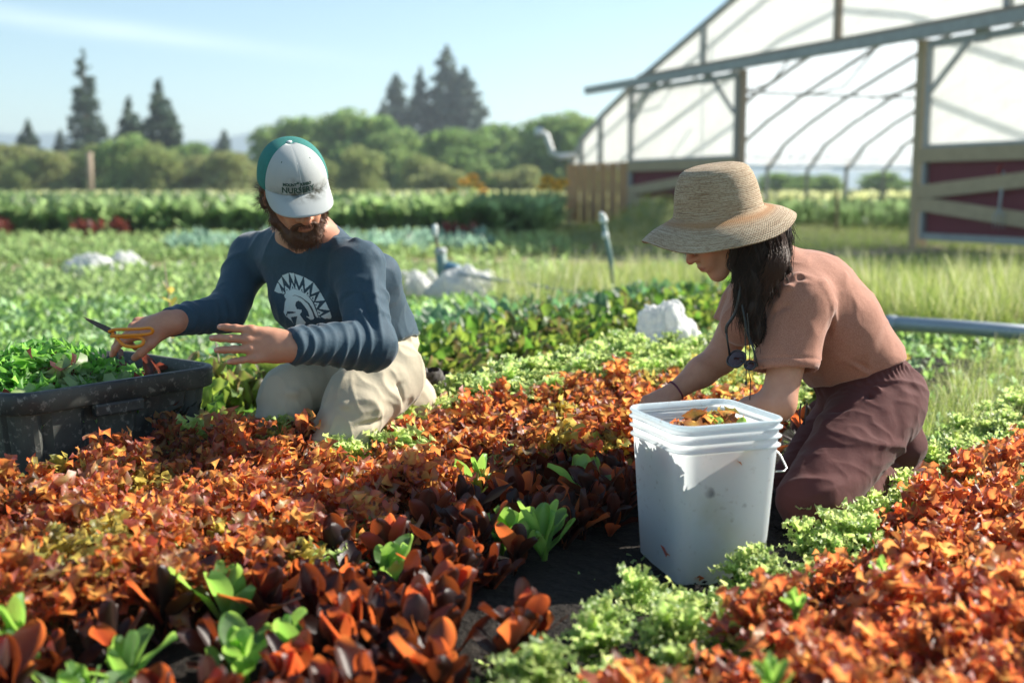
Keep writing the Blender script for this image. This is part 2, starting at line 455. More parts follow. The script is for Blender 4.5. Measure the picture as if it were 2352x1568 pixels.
# pale trodden path and straw in the middle distance, laid over the ground
a = NM('straw_path'); n2 = a.noise(9, 6); c = a.mix(n2, (.20, .165, .10), (.36, .30, .19)); a.bsdf(c, .95, .1); M['straw_path'] = a.m
def strip(name, pts, mat, z):
    me = bpy.data.meshes.new(name); me.from_pydata([(x, y, z) for x, y in pts], [], [tuple(range(len(pts)))])
    if me.polygons[0].normal.z < 0: me.flip_normals()
    return tag(obj(name, me, mat), kind='structure')
strip('path', [(-11, 11.2), (2.0, 14.5), (6.5, 17.5), (6.0, 15.6), (2.2, 12.7), (-11, 9.6)], M['straw_path'], .004)
simple('dark_soil', (.05, .042, .038), .95, .3, 3, .3, 20)
strip('dirt_track', [(.2, 15.8), (2.6, 17.5), (4.4, 17.6), (3.0, 14.9), (1.0, 14.6)], M['dark_soil'], .009)

# distant mountains
a = NM('mountain'); n1 = a.noise(.012, 5); a.bsdf(a.mix(n1, (.10, .17, .20), (.16, .23, .26)), 1, 0); M['mountain'] = a.m  # bluish base colour stands for the haze over forested slopes
def ridge(name, D, base, prof):
    xs = np.linspace(-1.1, 1.1, 160); m = MB(); top, mid, bot = [], [], []
    for x in xs:
        h = base + sum(A*math.exp(-((x-c)/w)**2) for c, w, A in prof) + base*.12*math.sin(x*31)+base*.06*math.sin(x*77+1)
        top.append((x*D, D+h*.8, h)); mid.append((x*D*.98, D*.97, h*.45)); bot.append((x*D*.95, D*.9, -5))
    m.sheet([bot, mid, top, [(p[0], p[1]+D*.2, 0) for p in top]]); return m.build(name, M['mountain'], smooth=True)
tag(ridge('mountain_range', 1200, 34, [(-.45, .09, 30), (-.30, .05, 12), (-.22, .06, 26), (-.05, .1, 8), (.6, .2, 8)]), kind='structure')
bpy.data.objects['mountain_range'].name = 'hills'

# ------------------------------------------------------------------ trees
def leaf_cloud(rs, lobes, n, size, base, tr, flat=0.0):
    """n leaf-clump faces through the shells of the ellipsoid lobes"""
    vs, co, tc_ = [], [], []; w_ = np.array([l[3]*l[4] for l in lobes]); w_ = w_/w_.sum(); cnt = rs.multinomial(n, w_)
    for (x, y, z, r, h), k in zip(lobes, cnt):
        d = rs.normal(size=(k, 3)); d /= np.linalg.norm(d, axis=1)[:, None]; rad = rs.uniform(.55, 1.06, (k, 1))**.7
        c = np.array([x, y, z]) + d*rad*np.array([r, r, h])
        nn = d+rs.normal(size=(k, 3))*.75; nn /= np.linalg.norm(nn, axis=1)[:, None]
        a = np.cross(nn, rs.normal(size=(k, 3))); a /= np.linalg.norm(a, axis=1)[:, None]; b = np.cross(nn, a)
        sz = size*rs.uniform(.5, 1.4, (k, 1)); q = []
        for i, an in enumerate((0, 1.1, 2.2, 3.5, 4.9)):
            rr = rs.uniform(.55, 1.15, (k, 1)); q.append(c+(a*math.cos(an)+b*math.sin(an))*sz*rr+nn*rs.uniform(-.15, .15, (k, 1))*sz)
        vs.append(np.stack(q, 1)); t = rs.uniform(.65, 1.35, (k, 1))*rs.uniform(.92, 1.08, (k, 3)); co.append(np.repeat((np.array(base)*t)[:, None], 5, 1)); tc_.append(np.repeat((np.array(tr)*t)[:, None], 5, 1))
    vs = np.concatenate(vs).reshape(-1, 3); m = len(vs)//5; i = np.arange(m)[:, None]*5
    f = np.concatenate([i+np.array([0, 1, 2]), i+np.array([0, 2, 3]), i+np.array([0, 3, 4])])
    return vs, f, np.concatenate(co).reshape(-1, 3), np.concatenate(tc_).reshape(-1, 3)
def trunk_mesh(rs, h, r, mat, limbs=7, spread=.3):
    m = MB(); pts = [V(rs.normal()*.1*i/6, rs.normal()*.1*i/6, h*i/6) for i in range(7)]; m.tube(pts, [r*(1-.13*i) for i in range(7)], 8)
    for k in range(limbs):
        i = rs.randint(2, 6); a = rs.uniform(0, 6.28); L = h*spread*rs.uniform(.6, 1.2); p = pts[i]
        q = [p, p+V(math.cos(a)*L*.5, math.sin(a)*L*.5, L*.35), p+V(math.cos(a)*L, math.sin(a)*L, L*.85)]; m.tube(q, [r*.4, r*.28, r*.08], 6)
    return m
def decid_proto(seed, h, r, col, tr, bushy=True):
    rs = np.random.RandomState(seed); lobes = []
    for _ in range(24):
        a = rs.uniform(0, 6.28); d = r*rs.uniform(.1, .85); z = h*rs.uniform(.3 if bushy else .4, .84); k = 1-.5*abs(z/h-.5)
        lobes.append((math.cos(a)*d*k, math.sin(a)*d*k, z, r*rs.uniform(.16, .38), h*rs.uniform(.08, .18)))
    lobes.append((0, 0, h*.5, r*.62, h*.36)); lobes.append((rs.normal()*r*.1, rs.normal()*r*.1, h*.84, r*.33, h*.15))
    if bushy:
        for k in range(6): a = k*1.05; lobes.append((math.cos(a)*r*.65, math.sin(a)*r*.65, h*.17, r*.36, h*.18))
    v, f, c, t = leaf_cloud(rs, lobes, 7000, r*.048, col, tr)
    o = thing('deciduous_tree', 'x', 'tree'); obj('crown', mesh_np('crown', v, f, False, {'Col': c, 'Tr': t}), M['grass'], o)
    trunk_mesh(rs, h*.7, h*.022, None).build('trunk', M['bark'], o, True); return o
def conifer_proto(seed, h, r, col, tr, bare=.12, droop=.25, thin=1.0):
    rs = np.random.RandomState(seed); lobes = []; n = 26
    for i in range(n):
        t = i/(n-1); z = h*(bare+(1-bare)*t); rr = r*(1-t)**.75*rs.uniform(.75, 1.15)+.08
        for k in range(5 if t < .8 else 3):
            a = rs.uniform(0, 6.28); lobes.append((math.cos(a)*rr*.55, math.sin(a)*rr*.55, z-rr*droop, max(rr*.48*thin, .1), h*.022))
    lobes.append((0, 0, h*.99, .1, h*.03))
    v, f, c, t = leaf_cloud(rs, lobes, 4200, r*.075, col, tr)
    o = thing('conifer', 'x', 'tree'); obj('crown', mesh_np('crown', v, f, False, {'Col': c, 'Tr': t}), M['grass'], o)
    m = MB(); m.tube([(0, 0, 0), (0, 0, h*.5), (0, 0, h*.97)], [h*.014, h*.01, .03], 8); m.build('trunk', M['bark'], o, True); return o
def copy_tree(o, parent=None):
    c = o.copy(); COL.objects.link(c); c.parent = parent
    for ch in o.children: copy_tree(ch, c)
    return c
DG, DT = (.16, .25, .09), (.34, .5, .15)
dec = [decid_proto(1, 9, 5, DG, DT), decid_proto(2, 8, 4.6, (.21, .31, .11), (.4, .54, .18)), decid_proto(3, 9, 4.2, (.25, .3, .11), (.4, .46, .16)), decid_proto(4, 5, 4, (.28, .3, .13), (.42, .46, .18))]
con = [conifer_proto(5, 16, 3.3, (.075, .115, .08), (.08, .12, .07)), conifer_proto(6, 15, 5.4, (.075, .115, .075), (.08, .12, .07), .06), conifer_proto(7, 15, 3.8, (.13, .17, .15), (.12, .16, .12), .2, .1, .9)]  # third conifer is paler: distance haze painted into its colours
used = set()
def plant(protos, k, px, top, Y, label, grp, wide=1.0, rot=None, zb=0.0):
    p = protos[k]; o = p if (id(protos), k) not in used else copy_tree(p); used.add((id(protos), k))
    b = at(px, 500, Y); zt = at(px, top, Y)[2]; h0 = {id(dec): (9, 8, 9, 5), id(con): (16, 15, 15)}[id(protos)][k]
    s = (zt-zb)/h0; o.location = (b[0], Y, zb); o.scale = (s*wide, s*wide, s); o.rotation_euler = (0, 0, rot if rot is not None else (px*1.7) % 6.28)
    o['label'] = label; o['category'] = 'tree'; o['group'] = grp; return o
GC, GD, GB = 'conifers along the far edge of the field', 'leafy trees behind the field', 'bushes at the field edge'
plant(con, 0, 208, 118, 118, 'tallest narrow dark conifer at left, rising above the shrubs behind the bare pole', GC, 1.05)
plant(con, 1, 378, 188, 112, 'broad dark conifer left of the man, with a pointed top', GC, 1.05)
plant(con, 1, 308, 228, 116, 'shorter dark conifer between the tallest one and the broad one', GC, 1.05)
plant(con, 0, 252, 290, 120, 'small conifer close to the right of the tallest narrow one', GC, 1.3)
plant(con, 1, 76, 278, 120, 'small rounded conifer near the left edge of the picture', GC, 1.1)
plant(con, 2, 148, 300, 124, 'low thin conifer between the leftmost one and the tallest one', GC, 1.2)
plant(con, 1, 520, 302, 150, 'low dark conifer standing alone left of the man\'s cap', GC, 1.3)
plant(con, 2, 915, 172, 170, 'grey-green conifer, leftmost of the four behind the leafy trees', GC, 1.25)
plant(con, 2, 968, 160, 175, 'slim conifer, second of the four behind the leafy trees', GC, .9)
plant(con, 2, 1028, 112, 175, 'highest conifer of the four behind the leafy trees', GC, 1.2)
plant(con, 2, 1068, 158, 172, 'conifer just right of the highest one behind the leafy trees', GC, 1.45)
plant(con, 2, 885, 235, 165, 'stubby conifer top showing at the left of the four', GC, 1.2)
for i, (k, x, tp, Y, wd, lb) in enumerate([
    (3, 0, 345, 84, 1.3, 'olive bush at the left edge of the picture'), (2, 60, 372, 80, 1.2, 'yellowish bush below the small leftmost conifer'), (3, 125, 360, 82, 1.2, 'olive bush left of the bare pole'),
    (2, 215, 345, 84, 1.3, 'tall loose shrub behind the bare pole'), (1, 300, 318, 82, 1.15, 'bright green rounded shrub below the middle conifer'), (2, 368, 340, 80, 1.1, 'light green shrub below the broad conifer'),
    (3, 440, 372, 82, 1.2, 'low olive bush right of the broad conifer'), (0, 450, 340, 105, 1.0, 'dark tree between the broad conifer and the man'), (3, 535, 362, 80, 1.2, 'straw-green bush left of the man\'s cap'),
    (1, 645, 285, 112, 1.2, 'tree whose top shows left of the man\'s cap'), (0, 700, 265, 108, 1.1, 'tree behind the man\'s cap'), (1, 790, 246, 104, 1.25, 'tallest rounded leafy tree right of the cap'),
    (0, 870, 262, 100, 1.15, 'rounded leafy tree below the leftmost of the four conifers'), (2, 830, 330, 84, 1.1, 'paler tree in front, right of the man\'s cap'), (1, 905, 290, 96, 1.2, 'leafy tree below the four conifers'),
    (2, 960, 350, 82, 1.0, 'small pale tree below the highest conifer'), (0, 1050, 292, 92, 1.25, 'dark round tree below the highest conifer'), (3, 1010, 375, 78, 1.1, 'low bush right of the small pale tree'),
    (1, 1105, 372, 80, .9, 'low green bush behind the orange sunflowers'), (0, 1150, 282, 112, 1.2, 'broad tree left of the hoop house'), (1, 1215, 300, 104, 1.1, 'leafy tree behind the bent white pipe'),
    (0, 1255, 262, 96, .9, 'open tree with two leaders left of the hoop house'), (1, 1320, 250, 96, 1.0, 'tree partly hidden by the corner of the hoop house'), (3, 1190, 380, 80, 1.2, 'low bush between the two clumps of sunflowers'),
    (2, 745, 360, 82, 1.0, 'shrub directly right of the cap\'s green side'), (3, 675, 380, 80, 1.2, 'low bush hidden behind the cap\'s left side'),
    (0, 1385, 270, 104, 1.1, 'tree seen through the left film of the hoop house'), (0, 1780, 395, 95, 2.0, 'dark tree seen under the raised side film'), (1, 1900, 398, 95, 1.8, 'green tree seen under the raised side film'), (0, 2020, 392, 95, 2.0, 'dark tree at the right of the raised side film'),
    (3, -90, 350, 84, 1.3, 'olive bush just off the left edge'),
    (0, -260, 300, 100, 1.2, 'leafy tree well left of the picture edge'), (2, -420, 340, 88, 1.2, 'pale shrub far left outside the picture'), (1, -620, 290, 104, 1.2, 'broad leafy tree far left outside the picture'), (0, -850, 310, 98, 1.2, 'leafy tree at the far left end of the row'), (3, -1080, 345, 86, 1.3, 'bush at the far left end of the row'),
    (1, 2560, 330, 110, 1.3, 'leafy tree behind the hoop house, right of the picture'), (0, 2800, 300, 112, 1.3, 'dark tree right of the hoop house'), (2, 3100, 340, 105, 1.2, 'pale tree far right of the hoop house'), (1, 3400, 310, 108, 1.3, 'broad tree at the far right end of the row'), (0, 1840, 400, 99, 2.0, 'dark tree between the two seen under the side film')]):
    plant(dec, k, x, tp-(16 if x < 560 else 0), Y, lb, GB if k == 3 else GD, wd)

# ------------------------------------------------------------------ hoop house
EL_, ER_ = V(2.69, 25.0, 0), V(6.05, 17.0, 0)
ed = nrm(ER_-EL_); en = V(-ed[1], ed[0], 0); en = en if en[0] > 0 else -en     # along the end wall, and back into the house
def G(s, z, u=0.0): return EL_ + ed*s + en*u + V(0, 0, z)
SC0, HW = 6.6, 9.9
def prof(a):    # a 0..1 from the left foot over the ridge to the right foot
    pts = [(0, 0), (.05, 1.35), (.75, 2.0), (1.8, 2.5), (3.3, 3.08), (6.1, 4.0), (8.3, 4.75), (9.9, 5.05)]
    x = a*2*HW; m = x if x <= HW else 2*HW-x
    z = np.interp(m, [p[0] for p in pts], [p[1] for p in pts]); return z
gh = thing('greenhouse', 'large arched hoop house under white film with red and timber end wall', 'greenhouse', (0, 0, 0))
SS = [SC0-HW+t for t in (0, .05, .35, .75, 1.2, 1.8, 2.5, 3.3, 4.2, 5.2, 6.1, 7.2, 8.3, 9.1, 9.9)]; SS = SS+[2*SC0-s for s in SS[::-1][1:]]
pz = lambda s: prof((s-(SC0-HW))/(2*HW))
UB = 26.0
m = MB(); grid = []
ss2 = np.concatenate([np.linspace(a, b, 4)[:-1] for a, b in zip(SS[:-1], SS[1:])]+[[SS[-1]]])
for u in np.linspace(0, UB, 27): grid.append([G(s, max(float(pz(s)), 1.30)+.02, u) for s in ss2[1:-1]])
m.sheet(grid); m.build('roof_film', M['film_roof'], gh, True)
for k in range(14):
    u = .6+k*1.28; m = MB(); pts = [G(s, float(pz(s))-.05, u) for s in SS]; m.tube([tuple(p) for p in pts], .05, 8); m.build('hoop', M['galv'], gh, True)
m = MB(); m.tube([G(SC0-HW+.08, 1.66, .1), G(SC0-HW+.08, 1.66, UB)], .045, 6); m.build('hip_rail', M['galv'], gh, True)
for sp_ in (3.4, 6.2, 9.8): m = MB(); m.tube([G(SC0-HW+sp_, float(pz(SC0-HW+sp_))-.14, .3), G(SC0-HW+sp_, float(pz(SC0-HW+sp_))-.14, UB)], .03, 6); m.build('purlin', M['galv'], gh, True)
for k in range(7):
    u = .6+k*1.28*1.5; m = MB(); s = SC0-HW+3.2; m.tube([G(s, 2.95, u), G(s+1.4, 3.05, u), G(s+2.6, 3.9, u)], .025, 6); m.build('truss_brace', M['galv'], gh, True)
m = MB()
for a0, a1 in zip(SS[:-1], SS[1:]): m.beam(tuple(G(a0, float(pz(a0)), -.03)), tuple(G(a1, float(pz(a1)), -.03)), .09, .11, tuple(en))
m.build('end_arch', M['galv'], gh)
# end wall film above the header and beside the doors (slanting lower edge follows the header)
HZ = 3.06
def wall_poly(name, s0, s1, zlo, zhi, u, mat, n=10):
    ss = np.linspace(s0, s1, n); m = MB(); m.sheet([[G(s, zlo(s), u) for s in ss], [G(s, zhi(s), u) for s in ss]]); return m.build(name, mat, gh)
wall_poly('gable_film', SC0-HW+3.35, SC0+HW-3.35, lambda s: HZ+.05, lambda s: float(pz(s)), .0, M['film'], 24)
wall_poly('corner_film', SC0-HW+.12, 0, lambda s: 1.38, lambda s: min(float(pz(s)), 3.05), .0, M['film'], 14)
# header with the sliding door track
m = MB(); m.beam(tuple(G(-1.75, HZ-.02, -.34)), tuple(G(17, HZ-.02, -.34)), .12, .16); m.build('door_track', M['galv'], gh)
m = MB(); m.beam(tuple(G(.2, HZ+.1, -.06)), tuple(G(16, HZ+.1, -.06)), .1, .14); m.build('header', M['wood_frame'], gh)
for s, z1 in ((2.7, None), (6.7, None), (10.2, None), (-1.6, None), (-2.6, None)):
    zt = float(pz(s))-.04; z0 = HZ+.18 if s > 0 else 1.4
    m = MB(); m.beam(tuple(G(s, z0, -.05)), tuple(G(s, zt, -.05)), .1, .1, tuple(ed)); m.build('stud', M['wood_frame'] if s == 6.7 else M['galv'], gh)
for s in (0.0, 8.75):
    m = MB(); m.beam(tuple(G(s, 0, -.08)), tuple(G(s, HZ-.1, -.08)), .2 if s else .16, .16, tuple(ed)); m.build('post', M['wood_frame'] if not s else M['wood_raw'], gh)
m = MB(); m.beam(tuple(G(0.1, 2.5, -.1)), tuple(G(.75, 2.95, -.1)), .08, .08); m.build('knee_brace', M['galv'], gh)
# sliding doors: frame, film above, red panel with pale cross boards below
def door(s0, s1, zp):
    L = s1-s0; f = MB(); u = -.22; e = .06
    for s in (s0+.05, s1-.05): f.beam(tuple(G(s, .12, u)), tuple(G(s, HZ-.14, u)), .09, .07, tuple(ed))
    for z in (.16, zp, HZ-.18): f.beam(tuple(G(s0+.1, z, u-.004)), tuple(G(s1-.1, z, u-.004)), .07, .10)
    fo = f.build('door_frame', M['galv'], gh)
    m = MB(); m.sheet([[G(s0+.05, zp, u+.02), G(s1-.05, zp, u+.02)], [G(s0+.05, HZ-.2, u+.02), G(s1-.05, HZ-.2, u+.02)]]); m.build('film', M['film'], fo)
    m = MB(); m.box((0, 0, 0), (L-.12, .03, zp-.1), lambda p: G(s0+.06+p[0], .12+p[2], u+.03+p[1])); m.build('red_panel', M['red_panel'], fo)
    m = MB(); m.beam(tuple(G(s0, zp-.1, u-.05)), tuple(G(s1, zp-.1, u-.05)), .04, .2); m.build('top_board', M['wood_raw'], fo)
    for a0, a1 in ((.78, 1.12), (.62, .22)):
        m = MB(); m.beam(tuple(G(s0, a0*zp/1.4, u-.05)), tuple(G(s1, a1*zp/1.4+.02, u-.052)), .035, .2); m.build('cross_board', M['wood_raw'], fo)
    for s, q in ((s0+.1, 1), (s1-.1, -1)):
        m = MB(); m.beam(tuple(G(s, HZ-.85, u-.03)), tuple(G(s+q*.7, HZ-.22, u-.03)), .06, .06); m.build('corner_brace', M['galv'], fo)
    for s in (s0+L*.25, s0+L*.75):
        m = MB(); m.box((-.12, -.03, 0), (.12, .03, .2), lambda p: G(s+p[0], HZ-.26+p[2], u-.02+p[1])); m.build('roller_hanger', M['galv'], fo)
    return fo
door(.15, 4.2, 1.4); door(8.95, 13.0, 1.42)
m = MB(); m.beam(tuple(G(4.32, .1, -.22)), tuple(G(4.32, HZ-.1, -.22)), .12, .1, tuple(ed)); m.build('door_stile', M['wood_frame'], gh)
# skirt of raw boards at the left corner
sk = MB()
for k in range(13):
    s = SC0-HW+.12+k*.238; hgt = 1.38; dd = .0 if k % 2 else .024
    sk.box((0, 0, 0), (.23 if k % 2 else .21, .024, hgt), lambda p: G(s+p[0], p[2]+.03, -.13-dd+p[1]))
sk.build('board_skirt', M['wood_fence'], gh)
for k in range(9):
    m = MB(); u = .6+k*2.56; m.tube([G(SC0-HW+.06, 0, u), G(SC0-HW+.06, 1.66, u)], .05, 6); m.build('side_post', M['galv'], gh)

# ================================================================== beds and plants
def vis(p, mx=260, my=420):
    """rough test: could this ground point show in the frame"""
    d = p - V(0, 0, CAM_H); y = d[:, 1]*CP - d[:, 2]*SP; z = d[:, 1]*SP + d[:, 2]*CP
    X_ = 1176+FPX*d[:, 0]/np.maximum(y, .01); Y_ = 784-FPX*z/np.maximum(y, .01)
    return (y > .3) & (X_ > -mx) & (X_ < 2352+mx) & (Y_ < 1568+my)

def leaf(rs, kind, L, W, lean, bend, nt=8, nu=6, colf=None):
    """one leaf from the origin; returns verts, faces, col, tr. grows towards +y and up"""
    t = np.linspace(0, 1, nt+1); u = np.linspace(-1, 1, nu+1); T, Uu = np.meshgrid(t, u, indexing='ij')
    if kind == 'oak':
        w = W*(.14+.86*np.sin(np.clip(t*1.02, 0, 1)**1.15*np.pi*.62)**1.2)*(1+.34*np.sin(t*2*np.pi*2.6+rs.uniform(0, 6)))
        w = w*np.where(t > .95, .72, 1)*(1+.24*np.sin(t*2*np.pi*4.2+rs.uniform(0, 6))*np.clip(t*3-1, 0, 1)); amp, fr = W*.75, rs.uniform(1.8, 2.8); cup = rs.uniform(-.2, .45)*W
    elif kind == 'frill':
        w = W*(.2+.8*np.sin(np.clip(t, 0, 1)**.9*np.pi*.66)); amp, fr = W*.6, rs.uniform(3.2, 4.4); cup = rs.uniform(-.3, .5)*W
    elif kind == 'romaine':
        t = 1-(1-t)**1.5; T = np.repeat(t[:, None], nu+1, 1); w = W*(.13+.87*np.clip(t/.6, 0, 1)**1.7)*np.sqrt(np.clip(1-(np.clip(t-.6, 0, 1)/.402)**1.9, 0.0, 1)); amp, fr = W*.13, rs.uniform(1.0, 2.0); cup = rs.uniform(.0, .7)*W
    else:
        w = W*(.1+.9*np.sin(t**1.1*np.pi*.95)**.8); amp, fr = W*.18, 2.2; cup = rs.uniform(-.3, .3)*W
    ang = lean+bend*t**1.6; ds = np.diff(t)*L
    cy = np.concatenate([[0], np.cumsum(np.sin(ang[:-1])*ds)]); cz = np.concatenate([[0], np.cumsum(np.cos(ang[:-1])*ds)])
    p1, p2 = rs.uniform(0, 6.28, 2)
    off = cup*Uu**2 + amp*np.abs(Uu)**1.7*np.where(Uu > 0, np.sin(T*2*np.pi*fr+p1), np.sin(T*2*np.pi*fr+p2))*np.clip(T*1.8, 0, 1)
    if kind == 'oak': off += W*.38*np.abs(Uu)**1.3*np.sin(T*2*np.pi*4.0+p2*3+np.sign(Uu)*1.3)*np.clip(T*3-1, 0, 1)
    if kind == 'frill': off += amp*.3*np.abs(Uu)*np.sin(T*2*np.pi*fr*1.8+Uu*4+p1)
    tw = rs.uniform(-.5, .5)*T
    x = Uu*w[:, None]; nx = off
    y = cy[:, None]+nx*np.cos(ang)[:, None]*-1; z = cz[:, None]+nx*np.sin(ang)[:, None]
    if kind in ('oak', 'frill'): z = z + (np.abs(Uu)**2)*W*.25*np.sin(T*2*np.pi*fr*.5+p2)
    x2 = x*np.cos(tw)-y*0; y2 = y + x*np.sin(tw)
    v = np.stack([x2, y2, z], -1).reshape(-1, 3)
    n = nu+1; f = np.array([(i*n+j, i*n+j+1, (i+1)*n+j+1, (i+1)*n+j) for i in range(nt) for j in range(nu)])
    e = np.clip(np.abs(Uu)*.75+T*.45-.25, 0, 1).reshape(-1, 1)      # 0 rib .. 1 margin and tip
    c, tr = colf(rs, e, T.reshape(-1, 1), np.abs(Uu).reshape(-1, 1)); return v, f, c, tr

def lerp(a, b, e): return np.array(a)*(1-e)+np.array(b)*e
def c_red(rs, e, t, u):
    k = rs.uniform(.9, 1.5)*(.35 if rs.uniform() < .14 else 1); g = rs.uniform(0, 1)**1.3*.95
    inner = lerp((.36, .13, .07), (.36, .33, .12), g); outer = lerp((.26, .05, .055), (.32, .13, .08), g*.8)
    ti = lerp((.90, .33, .08), (.84, .66, .18), g); to = lerp((.74, .11, .035), (.82, .32, .08), g*.8)
    return lerp(inner, outer, e**1.2)*k, np.minimum(lerp(ti, to, e**1.2)*min(k, 1.15), .97)
def c_red2(rs, e, t, u):
    k = rs.uniform(.9, 1.5)*(.35 if rs.uniform() < .14 else 1); g = rs.uniform(0, 1)**1.9*.95
    inner = lerp((.40, .13, .07), (.38, .30, .10), g); outer = lerp((.30, .045, .045), (.33, .10, .055), g)
    ti = lerp((.90, .34, .10), (.86, .60, .18), g); to = lerp((.76, .13, .045), (.82, .30, .08), g)
    return lerp(inner, outer, e)*k, np.minimum(lerp(ti, to, e)*min(k, 1.15), .97)
def c_mix(rs, e, t, u):
    k = rs.uniform(.8, 1.2); g = rs.uniform(.3, 1)
    inner = lerp((.26, .2, .05), (.27, .34, .08), g); outer = lerp((.3, .12, .04), (.26, .28, .06), g)
    return lerp(inner, outer, e)*k, lerp((.8, .68, .16), (.75, .45, .1), e*(1.2-g))*k
def c_green(rs, e, t, u):
    k = rs.uniform(.75, 1.25); h = rs.uniform(-.04, .06)
    return lerp((.26+h, .40, .10), (.42+h, .52, .20), e)*k, lerp((.42+h, .66, .14), (.76+h, .88, .36), e)*k
def c_rom_red(rs, e, t, u):
    k = rs.uniform(.6, 1.5); rib = np.exp(-(u/.12)**2)*.45; g = rs.uniform(0, .5)**1.5
    base = lerp((.034, .012, .015), (.036, .036, .017), g); base = lerp(base, (.05, .014, .016), e*.5)
    return lerp(base*k, np.array([.16, .09, .06]), rib), np.minimum(lerp(lerp((.20, .03, .012), (.12, .13, .02), g), (.55, .11, .025), e*.8)*k*(2.2 if rs.uniform() < .28 else .4), .95)
def c_rom_green(rs, e, t, u):
    k = rs.uniform(.8, 1.25); rib = np.exp(-(u/.1)**2)*.5
    return lerp(lerp((.10, .22, .06), (.14, .28, .08), e)*k, (.26, .36, .18), rib), lerp((.30, .60, .09), (.48, .74, .14), e)*k
def c_big(rs, e, t, u):
    k = rs.uniform(.6, 1.3); g = rs.uniform(0, 1); b = 1.0 if rs.uniform() < .28 else 0.0
    c0 = lerp((.07, .16, .03), (.15, .24, .05), g); c1 = lerp((.16, .08, .06), (.2, .12, .09), g)
    return (lerp(c0, c1, b*e))*k*np.ones_like(e), lerp(lerp((.14, .32, .04), (.42, .52, .08), g), (.3, .17, .1), b*e)*k
def c_blue(rs, e, t, u):
    k = rs.uniform(.7, 1.3); return lerp((.09, .19, .10), (.16, .26, .17), e)*k, lerp((.15, .38, .12), (.22, .42, .2), e)*k

def plant_np(rs, kind, K, L, W, colf, leans=(.1, 1.2), nt=8, nu=6, bend=(.1, .9), stem=.0, smin=0.0):
    vs, fs, cs, ts = [], [], [], []; n = 0
    for k in range(K):
        q = k/max(K-1, 1); az = k*2.4+rs.uniform(-.4, .4); s = rs.uniform(.75, 1.15)*(1-.18*q)
        v, f, c, t = leaf(rs, kind, L*s, W*s*rs.uniform(.8, 1.2), leans[0]+(leans[1]-leans[0])*(1-q)**1.1+rs.normal()*.08, rs.uniform(*bend)*(1.1-q*.5), nt, nu, colf)
        ca, sa = math.cos(az), math.sin(az)
        v = np.stack([v[:, 0]*ca-v[:, 1]*sa, v[:, 0]*sa+v[:, 1]*ca, v[:, 2]+stem*rs.uniform(smin, 1)], 1)
        vs.append(v); fs.append(f+n); cs.append(c); ts.append(t); n += len(v)
    return np.concatenate(vs), np.concatenate(fs), np.clip(np.concatenate(cs), 0, 1), np.clip(np.concatenate(ts), 0, 1)

def scatter(name, protos, P, rs, smin=.85, smax=1.2, mat='leaf', label=None, cat=None, tilt=.15, choose=None, smooth=True, vary=.2):
    """one mesh of many plants; P (n,3)"""
    vs, fs, cs, ts = [], [], [], []; n = 0; ch = choose if choose is not None else rs.randint(0, len(protos), len(P))
    for k, (v, f, c, t) in enumerate(protos):
        idx = np.where(ch == k)[0]
        if not len(idx): continue
        m = len(idx); a = rs.uniform(0, 6.28, m); s = rs.uniform(smin, smax, m); ca, sa = (np.cos(a)*s)[:, None], (np.sin(a)*s)[:, None]
        tx, ty = rs.normal(size=(2, m, 1))*tilt
        x = v[None, :, 0]*ca-v[None, :, 1]*sa; y = v[None, :, 0]*sa+v[None, :, 1]*ca; z = v[None, :, 2]*s[:, None]
        w = np.stack([x+z*tx, y+z*ty, z], -1)+P[idx][:, None]
        kk = rs.uniform(1-vary, 1+vary, (m, 1, 1)); vs.append(w.reshape(-1, 3))
        fs.append((f[None]+(np.arange(m)*len(v))[:, None, None]+n).reshape(-1, f.shape[1])); n += m*len(v)
        cs.append(np.clip(c[None]*kk, 0, 1).reshape(-1, 3)); ts.append(np.clip(t[None]*kk, 0, 1).reshape(-1, 3))
    o = obj(name, mesh_np(name, np.concatenate(vs), np.concatenate(fs), smooth, {'Col': np.concatenate(cs), 'Tr': np.concatenate(ts)}), M[mat])
    return tag(o, label, cat, kind='stuff')

def grid_pts(s0, s1, c0, c1, st, rs, jit=.35, z=.02):
    s = np.arange(s0, s1, st); c = np.arange(c0, c1, st); S, C = np.meshgrid(s, c, indexing='ij'); S = S+rs.uniform(-jit, jit, S.shape)*st; C = C+rs.uniform(-jit, jit, C.shape)*st
    return S.ravel(), C.ravel()
def to_world(S, C, z): return S[:, None]*RD+C[:, None]*CD+np.array([0, 0, 1.])*np.broadcast_to(z, S.shape)[:, None]

rs = np.random.RandomState(12)
oakA = [plant_np(rs, 'oak', 42, .085, .0135, c_red, (.05, 1.25), 12, 4, (.0, 1.1), .11, .45) for _ in range(9)]
oakB = [plant_np(rs, 'oak', 42, .080, .0135, c_red2, (.05, 1.25), 12, 4, (.0, 1.1), .105, .45) for _ in range(8)]
oakM = [plant_np(rs, 'oak', 40, .085, .0135, c_mix, (.05, 1.25), 12, 4, (.0, 1.1), .105, .45) for _ in range(5)]
fril = [plant_np(rs, 'frill', 40, .075, .012, c_green, (.05, 1.25), 18, 4, (.0, 1.1), .09, .35) for _ in range(6)]
